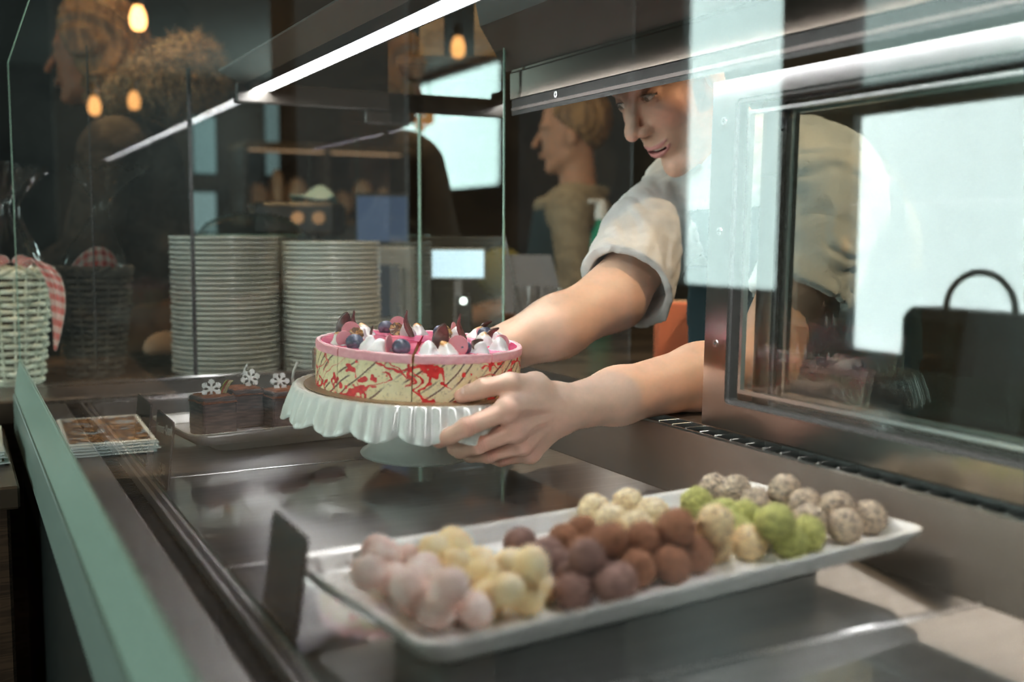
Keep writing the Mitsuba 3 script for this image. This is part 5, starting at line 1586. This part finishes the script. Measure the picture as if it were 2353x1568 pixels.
def shirt_sdf(P):
    d = torso(P)
    s = s_chain(P, [RS, S1, SLV + dS * 0.03], [0.068, 0.066, 0.072], 0.03)
    s = np.maximum(s, (P - SLV) @ dS - 0.014)
    l = s_chain(P, [LS, LSL + dL * 0.02], [0.068, 0.066], 0.03)
    l = np.maximum(l, (P - LSL) @ dL)
    d = smin(d, smin(s, l, 0.01), 0.035)
    n = folds(P)
    d = d + 0.009 * n - 0.004 * np.abs(np.sin(9 * n + 40 * ((P - SLV) @ dS)))
    # open sleeve ends and neck
    d = smax(d, -np.maximum(s_cap(P, SLV - dS * 0.035, SLV + dS * 0.2, 0.058, 0.066), -((P - SLV) @ dS + 0.035)), 0.003)
    d = smax(d, -np.maximum(s_cap(P, LSL - dL * 0.03, LSL + dL * 0.2, 0.056, 0.06), -((P - LSL) @ dL + 0.03)), 0.003)
    return d


add('shirt', sdf_mesh(shirt_sdf, (0.80, 0.98, 0.10), (1.60, 1.68, 0.52), 0.0042, slack=1.8), 'm_shirt', woman, smooth=True, label='pale grey short-sleeved shirt')
AX = (RS - LS) / np.linalg.norm(RS - LS)
MID = (RS + LS) / 2


def apron_sdf(P):
    t = torso(P)
    side = np.abs((P - MID) @ AX) - 0.118
    d = np.maximum(np.maximum(t - 0.013, -(t - 0.004)), np.maximum(side, P[:, 2] - 0.335 - 0.12 * (P[:, 0] - 1.05)))
    q = P - np.array([1.17, 1.34, 0.16])
    sheet = np.maximum(np.maximum(np.abs(q @ np.array([0.82, 0.57, 0.1])) - 0.012, np.abs((P - MID) @ AX) - 0.150), np.abs(P[:, 2] + 0.03) - 0.27)
    return np.minimum(d, sheet)


add('apron', sdf_mesh(apron_sdf, (0.92, 0.98, -0.33), (1.62, 1.72, 0.48), 0.0055, slack=1.9), 'm_apron_teal', woman, smooth=True, label='dark teal bib apron')
nk = [RS * 0.62 + LS * 0.38 + [-0.06, 0, 0.0], RS * 0.60 + LS * 0.40 + [-0.02, 0, 0.075], np.array([1.115, 1.30, 0.465]), RS * 0.38 + LS * 0.62 + [-0.02, 0, 0.075], RS * 0.36 + LS * 0.64 + [-0.06, 0, 0.0]]
add('apron_strap', tube(nk, 0.007, 8), 'm_apron_teal', woman, smooth=True)


def trousers_sdf(P):
    h = HIP + np.array([0.035, 0.025, -0.005])
    d = s_cap(P, HIP + [0.0, 0.0, 0.0], h + [0.03, 0.02, -0.02], 0.136, 0.142)
    for s in (-1, 1):
        a = h + AX * 0.075 * s + [0.02, 0.01, -0.03]
        k = np.array([a[0] - 0.02, a[1] - 0.01, -0.42])
        f = np.array([a[0] + 0.03, a[1] + 0.02, -0.83])
        d = smin(d, s_chain(P, [a, k, f], [0.098, 0.070, 0.062], 0.03), 0.04)
    d = np.maximum(d, -((P - HIP) @ np.array([0.80, 0.58, 0.0]) + 0.012))
    n = meshkit.noise(P * [22, 22, 9], 8) - 0.5
    return d + 0.010 * n


add('trousers', sdf_mesh(trousers_sdf, (1.28, 1.30, -0.9), (1.72, 1.78, 0.52), 0.008, slack=1.9), 'm_khaki', woman, smooth=True, label='khaki trousers')
dH = np.array([0.80, 0.58, 0.0]) / np.linalg.norm([0.80, 0.58, 0.0])
uH, vH = np.array([0, 0, 1.0]), np.cross(dH, [0, 0, 1.0])
aa = np.linspace(0, 2 * math.pi, 48)
add('belt', cat(*[tube(np.array([HIP + dH * (0.004 + 0.008 * j) + 0.141 * (np.cos(t) * vH + np.sin(t) * uH) for t in aa]), 0.006, 6, cap=False) for j in range(4)]), 'm_khaki_dark', woman, smooth=True, label='cloth belt')
cp = HIP + dH * 0.015 - vH * 0.0 + np.array([0, 0, 0])
side_dir = np.array([-0.5, -0.85, 0.15]) / np.linalg.norm([-0.5, -0.85, 0.15])
q0 = HIP + dH * 0.02 + side_dir * 0.148
add('key_clip', tube([q0, q0 + [0.004, -0.004, -0.03], q0 + [0.008, 0.004, -0.062], q0 + [0.0, 0.012, -0.075], q0 + [-0.01, 0.008, -0.066]], 0.0045, 8), 'm_bright_steel', woman, smooth=True, label='metal key clip')
for s in (-1, 1):
    fx = HIP + np.array([0.035, 0.025, 0]) + AX * 0.075 * s
    sh_ = loft([np.column_stack([rounded_rect(0.25 * a, 0.088 * b, 0.04 * b, 6) + [0.02 * c, 0], np.full(28, z)]) for a, b, c, z in ((1, 1, 0, 0.0), (1.0, 1.0, 0, 0.02), (0.9, 0.95, -0.5, 0.05), (0.5, 0.8, -2.5, 0.09))])
    add('shoe', rot(sh_, [0, 0, 1], 210), 'm_black', woman, smooth=40, to_world=T().translate([fx[0] + 0.03, fx[1] + 0.02, FZ + 0.0005]))


# ---- blurred people behind: simple clothed figures ----
def figure(frame, parts, h, lo, hi, slack=1.9):
    """SDF of a figure given in its own frame (x forward, y left, z up from the origin)."""
    o, R = frame

    def fn(P):
        return parts((P - o) @ R)
    return sdf_mesh(fn, lo, hi, h, slack=slack)


def small_head(Q, c, s=1.0):
    q = (Q - c) / s
    S = np.column_stack([q[:, 0], np.abs(q[:, 1]), q[:, 2]])
    d = s_ell(S, (-0.012, 0, 0.036), (0.098, 0.076, 0.098))
    d = smin(d, s_ell(S, (0.024, 0, -0.04), (0.062, 0.058, 0.085)), 0.025)
    d = smin(d, s_cap(S, (0.0, 0.045, -0.07), (0.06, 0.016, -0.113), 0.017, 0.016), 0.02)
    d = smin(d, s_cap(S, (0.086, 0, 0.006), (0.110, 0, -0.04), 0.007, 0.010), 0.009)
    d = smin(d, s_cap(S, (0.084, 0.01, 0.02), (0.07, 0.042, 0.02), 0.009, 0.009), 0.014)
    d = smax(d, -s_ell(S, (0.097, 0.032, -0.002), (0.018, 0.017, 0.011)), 0.008)
    d = smin(d, s_cap(S, (0.092, 0, -0.067), (0.084, 0.022, -0.067), 0.005, 0.003), 0.004)
    d = smin(d, s_cap(S, (0.090, 0, -0.079), (0.083, 0.020, -0.077), 0.006, 0.003), 0.004)
    d = smin(d, s_ell(S, (-0.006, 0.076, -0.02), (0.017, 0.007, 0.03)), 0.006)
    return d * s


p2 = thing('person', 'blurred woman with light brown hair and tan jacket, standing in the dark background', 'person')
f2 = np.array([-0.86, 0.50, 0.0])
f2 /= np.linalg.norm(f2)
R2 = np.stack([f2, np.cross([0, 0, 1.0], f2), [0, 0, 1.0]], 1)
O2 = np.array([1.700, 2.905, -0.9])
H2 = np.array([0.0, 0.0, 1.50])
m = figure((O2, R2), lambda Q: smin(smin(small_head(Q, H2, 0.98), s_cap(Q, H2 + [-0.02, 0, -0.06], (-0.03, 0, 1.30), 0.052, 0.058), 0.02),
                                    np.minimum(s_chain(Q, [(0.10, 0.20, 0.98), (0.26, 0.14, 0.94), (0.30, 0.12, 0.93)], [0.034, 0.030, 0.030], 0.01), s_chain(Q, [(0.10, -0.20, 0.98), (0.26, -0.14, 0.94), (0.30, -0.12, 0.93)], [0.034, 0.030, 0.030], 0.01)), 0.01),
           0.0055, (1.25, 2.45, -0.05), (2.05, 3.35, 0.75))
add('body', m, 'm_skin', p2, smooth=True, color=skin_colors(np.asarray(m.vertices), (0.50, 0.27, 0.17), 12))
m = figure((O2, R2), lambda Q: smax(s_ell(Q, H2 + [-0.022, 0, 0.040], (0.108, 0.088, 0.106)) + 0.003 * np.sin(Q[:, 1] * 300), Q[:, 0] - 0.052 + np.clip(H2[2] + 0.045 - Q[:, 2], 0, 1) * 1.3, 0.01), 0.006, (1.5, 2.72, 0.45), (1.9, 3.1, 0.80))
add('hair', m, 'm_hair_blonde', p2, smooth=True, label='light brown hair')
m = figure((O2, R2), lambda Q: smin(smin(s_chain(Q, [(-0.02, 0, 1.22), (0, 0, 1.0), (0, 0, 0.78)], [0.125, 0.135, 0.15], 0.05), s_cap(Q, (-0.01, 0.155, 1.27), (-0.01, -0.155, 1.27), 0.062, 0.062), 0.06),
                                    np.minimum(s_chain(Q, [(0, 0.19, 1.25), (-0.02, 0.24, 1.02), (0.11, 0.20, 0.98)], [0.058, 0.050, 0.042], 0.02), s_chain(Q, [(0, -0.19, 1.25), (-0.02, -0.24, 1.02), (0.11, -0.20, 0.98)], [0.058, 0.050, 0.042], 0.02)), 0.03)
           + 0.008 * (meshkit.noise(Q * [18, 18, 9], 3) - 0.5), 0.008, (1.2, 2.4, -0.3), (2.2, 3.4, 0.55))
add('jacket', m, 'm_khaki', p2, smooth=True, label='tan jacket')
m = figure((O2, R2), lambda Q: np.maximum(np.maximum(s_chain(Q, [(-0.02, 0, 1.22), (0, 0, 1.0), (0, 0, 0.78), (0.02, 0, 0.40)], [0.135, 0.146, 0.165, 0.17], 0.05), Q[:, 2] - 1.27), -(Q[:, 1] + 0.2) - 0.3), 0.008, (1.3, 2.5, -0.62), (2.1, 3.3, 0.45))
m2 = m.copy()
add('apron', m, 'm_apron_teal', p2, smooth=True, label='dark apron')
m = figure((O2, R2), lambda Q: np.minimum(s_chain(Q, [(0, 0.085, 0.80), (0.01, 0.085, 0.45), (0, 0.085, 0.06)], [0.09, 0.062, 0.050], 0.02), s_chain(Q, [(0, -0.085, 0.80), (0.01, -0.085, 0.45), (0, -0.085, 0.06)], [0.09, 0.062, 0.050], 0.02)), 0.010, (1.4, 2.6, -0.9), (2.0, 3.2, 0.05))
add('trousers', m, 'm_coat', p2, smooth=True)
add('scarf', tube([O2 + R2 @ np.array(p) for p in ((0.05, 0.085, 1.285), (0.085, 0.03, 1.275), (0.085, -0.03, 1.275), (0.05, -0.085, 1.285), (-0.05, -0.08, 1.31), (-0.10, 0, 1.32), (-0.05, 0.08, 1.31), (0.05, 0.085, 1.285))], 0.026, 10), 'm_khaki', p2, smooth=True)
add('tray_cloth', move(rot(trimesh.creation.icosphere(subdivisions=3, radius=0.075), [0, 0, 1], 0), *(O2 + R2 @ np.array([0.20, 0.13, 1.075]))), 'm_mustard', p2, smooth=True, label='mustard cloth in her hand')
for s in (-1, 1):
    q = O2 + R2 @ np.array([0.04, 0.085 * s, 0])
    sh_ = loft([np.column_stack([rounded_rect(0.25 * a, 0.088 * b, 0.04 * b, 6) + [0.02 * c, 0], np.full(28, z)]) for a, b, c, z in ((1, 1, 0, 0.0), (1.0, 1.0, 0, 0.02), (0.9, 0.95, -0.5, 0.05), (0.5, 0.8, -2.5, 0.09))])
    add('shoe', rot(sh_, [0, 0, 1], 150), 'm_black', p2, smooth=40, to_world=T().translate([q[0], q[1], FZ + 0.0005]))

p3 = thing('person', 'blurred blonde customer in a dark coat with a fur-trimmed hood, far left', 'person')
f3 = np.array([-0.93, 0.36, 0.0])
f3 /= np.linalg.norm(f3)
R3 = np.stack([f3, np.cross([0, 0, 1.0], f3), [0, 0, 1.0]], 1)
O3 = np.array([0.405, 2.960, -0.9])
H3 = np.array([0.070, 0.0, 1.64])
m = figure((O3, R3), lambda Q: smin(small_head(Q, H3), s_cap(Q, H3 + [-0.02, 0, -0.06], (0.0, 0, 1.45), 0.052, 0.055), 0.02), 0.0055, (0.1, 2.75, 0.45), (0.6, 3.2, 1.0))
add('body', m, 'm_skin', p3, smooth=True, color=skin_colors(np.asarray(m.vertices), (0.48, 0.22, 0.12), 15))
m = figure((O3, R3), lambda Q: smin(smax(s_ell(Q, H3 + [-0.02, 0, 0.030], (0.122, 0.106, 0.125)), Q[:, 0] - H3[0] - 0.062 + np.clip(H3[2] + 0.05 - Q[:, 2], 0, 1) * 0.55, 0.01),
                                    s_ell(Q, H3 + [-0.05, 0, -0.07], (0.075, 0.095, 0.11)), 0.03) + 0.006 * np.sin(Q[:, 1] * 150 + 40 * Q[:, 0] + 6 * np.sin(Q[:, 2] * 20)), 0.005, (0.15, 2.75, 0.55), (0.65, 3.2, 1.02))
add('hair', m, 'm_hair_blonde', p3, smooth=True, label='blonde hair')


def hood(Q):
    a = np.arctan2(Q[:, 1], Q[:, 0] + 0.05)
    r = np.hypot(Q[:, 0] + 0.05, Q[:, 1] * 0.95)
    zc = 1.555 + 0.055 * (-np.cos(a))
    d = np.hypot(r - (0.105 + 0.030 * (-np.cos(a))), (Q[:, 2] - zc) * 0.85) - (0.048 + 0.022 * (-np.cos(a)))
    return d - 0.016 * (meshkit.noise(Q * 60, 2) - 0.4)


m = figure((O3, R3), hood, 0.006, (0.05, 2.62, 0.48), (0.78, 3.3, 0.88))
fur = add('fur_hood', m, 'm_fur', p3, smooth=True, label='pale brown fur trim')
vs, ns = np.asarray(m.vertices), m.vertex_normals
sel = rng.choice(len(vs), 1100)
tufts = []
for i in sel:
    p, n_ = vs[i], ns[i] + 0.5 * rng.normal(size=3) + [0, 0, -0.5]
    n_ = n_ / np.linalg.norm(n_)
    l = 0.022 + 0.026 * rng.random()
    t1 = np.cross(n_, [0.3, 0.5, 0.8])
    t1 /= np.linalg.norm(t1)
    t2 = np.cross(n_, t1)
    w = 0.0028
    tufts.append(np.array([p + t1 * w, p - 0.5 * t1 * w + 0.87 * t2 * w, p - 0.5 * t1 * w - 0.87 * t2 * w, p + n_ * l + [0, 0, -0.008]]))
tv = np.vstack(tufts)
k4 = np.arange(len(tufts))[:, None] * 4
tf = np.vstack([k4 + [0, 1, 3], k4 + [1, 2, 3], k4 + [2, 0, 3]])
add('fur_hairs', trimesh.Trimesh(tv, tf, process=False), 'm_fur', p3, kind='stuff')
m = figure((O3, R3), lambda Q: smin(smin(s_chain(Q, [(-0.02, 0, 1.34), (-0.01, 0, 1.15), (0, 0, 1.03)], [0.135, 0.148, 0.155], 0.06), s_cap(Q, (-0.02, 0.16, 1.40), (-0.02, -0.16, 1.40), 0.072, 0.072), 0.06),
                                    np.minimum(s_chain(Q, [(-0.01, 0.20, 1.38), (0.02, 0.25, 1.14), (0.20, 0.20, 1.05)], [0.068, 0.060, 0.052], 0.02), s_chain(Q, [(-0.01, -0.20, 1.38), (0.02, -0.25, 1.14), (0.20, -0.20, 1.05)], [0.068, 0.060, 0.052], 0.02)), 0.03)
           + 0.014 * (meshkit.noise(Q * [14, 14, 8], 6) - 0.5), 0.009, (0.0, 2.5, -0.45), (0.9, 3.4, 0.65))
add('coat', m, 'm_coat', p3, smooth=True, label='dark winter coat')
m = figure((O3, R3), lambda Q: np.minimum(s_chain(Q, [(0, 0.09, 0.62), (0.01, 0.09, 0.40), (0, 0.09, 0.06)], [0.10, 0.066, 0.052], 0.02), s_chain(Q, [(0, -0.09, 0.62), (0.01, -0.09, 0.40), (0, -0.09, 0.06)], [0.10, 0.066, 0.052], 0.02)), 0.011, (0.15, 2.65, -0.9), (0.7, 3.3, -0.1))
add('trousers', m, 'm_coat', p3, smooth=True)
m = figure((O3, R3), lambda Q: np.maximum(s_chain(Q, [(0, 0, 1.02), (0, 0, 0.75), (0.0, 0, 0.30)], [0.150, 0.178, 0.215], 0.04), 0.28 - Q[:, 2]) + 0.010 * np.sin(11 * np.arctan2(Q[:, 1], Q[:, 0])) * np.clip(1.0 - Q[:, 2], 0, 1), 0.009, (0.05, 2.6, -0.66), (0.8, 3.3, 0.18))
add('skirt', m, 'm_coat_brown', p3, smooth=True, label='long brown skirt')
m = figure((O3, R3), lambda Q: np.minimum(s_ell(Q, (0.235, 0.20, 1.045), (0.045, 0.030, 0.038)), s_ell(Q, (0.235, -0.20, 1.045), (0.045, 0.030, 0.038))), 0.006, (-0.05, 2.6, 0.0), (0.6, 3.4, 0.3))
add('glove', m, 'm_coat', p3, smooth=True)
for s in (-1, 1):
    q = O3 + R3 @ np.array([0.04, 0.09 * s, 0])
    sh_ = loft([np.column_stack([rounded_rect(0.25 * a, 0.088 * b, 0.04 * b, 6) + [0.02 * c, 0], np.full(28, z)]) for a, b, c, z in ((1, 1, 0, 0.0), (1.0, 1.0, 0, 0.02), (0.9, 0.95, -0.5, 0.05), (0.5, 0.8, -2.5, 0.09))])
    add('boot', rot(sh_, [0, 0, 1], 159), 'm_black', p3, smooth=40, to_world=T().translate([q[0], q[1], FZ + 0.0005]))
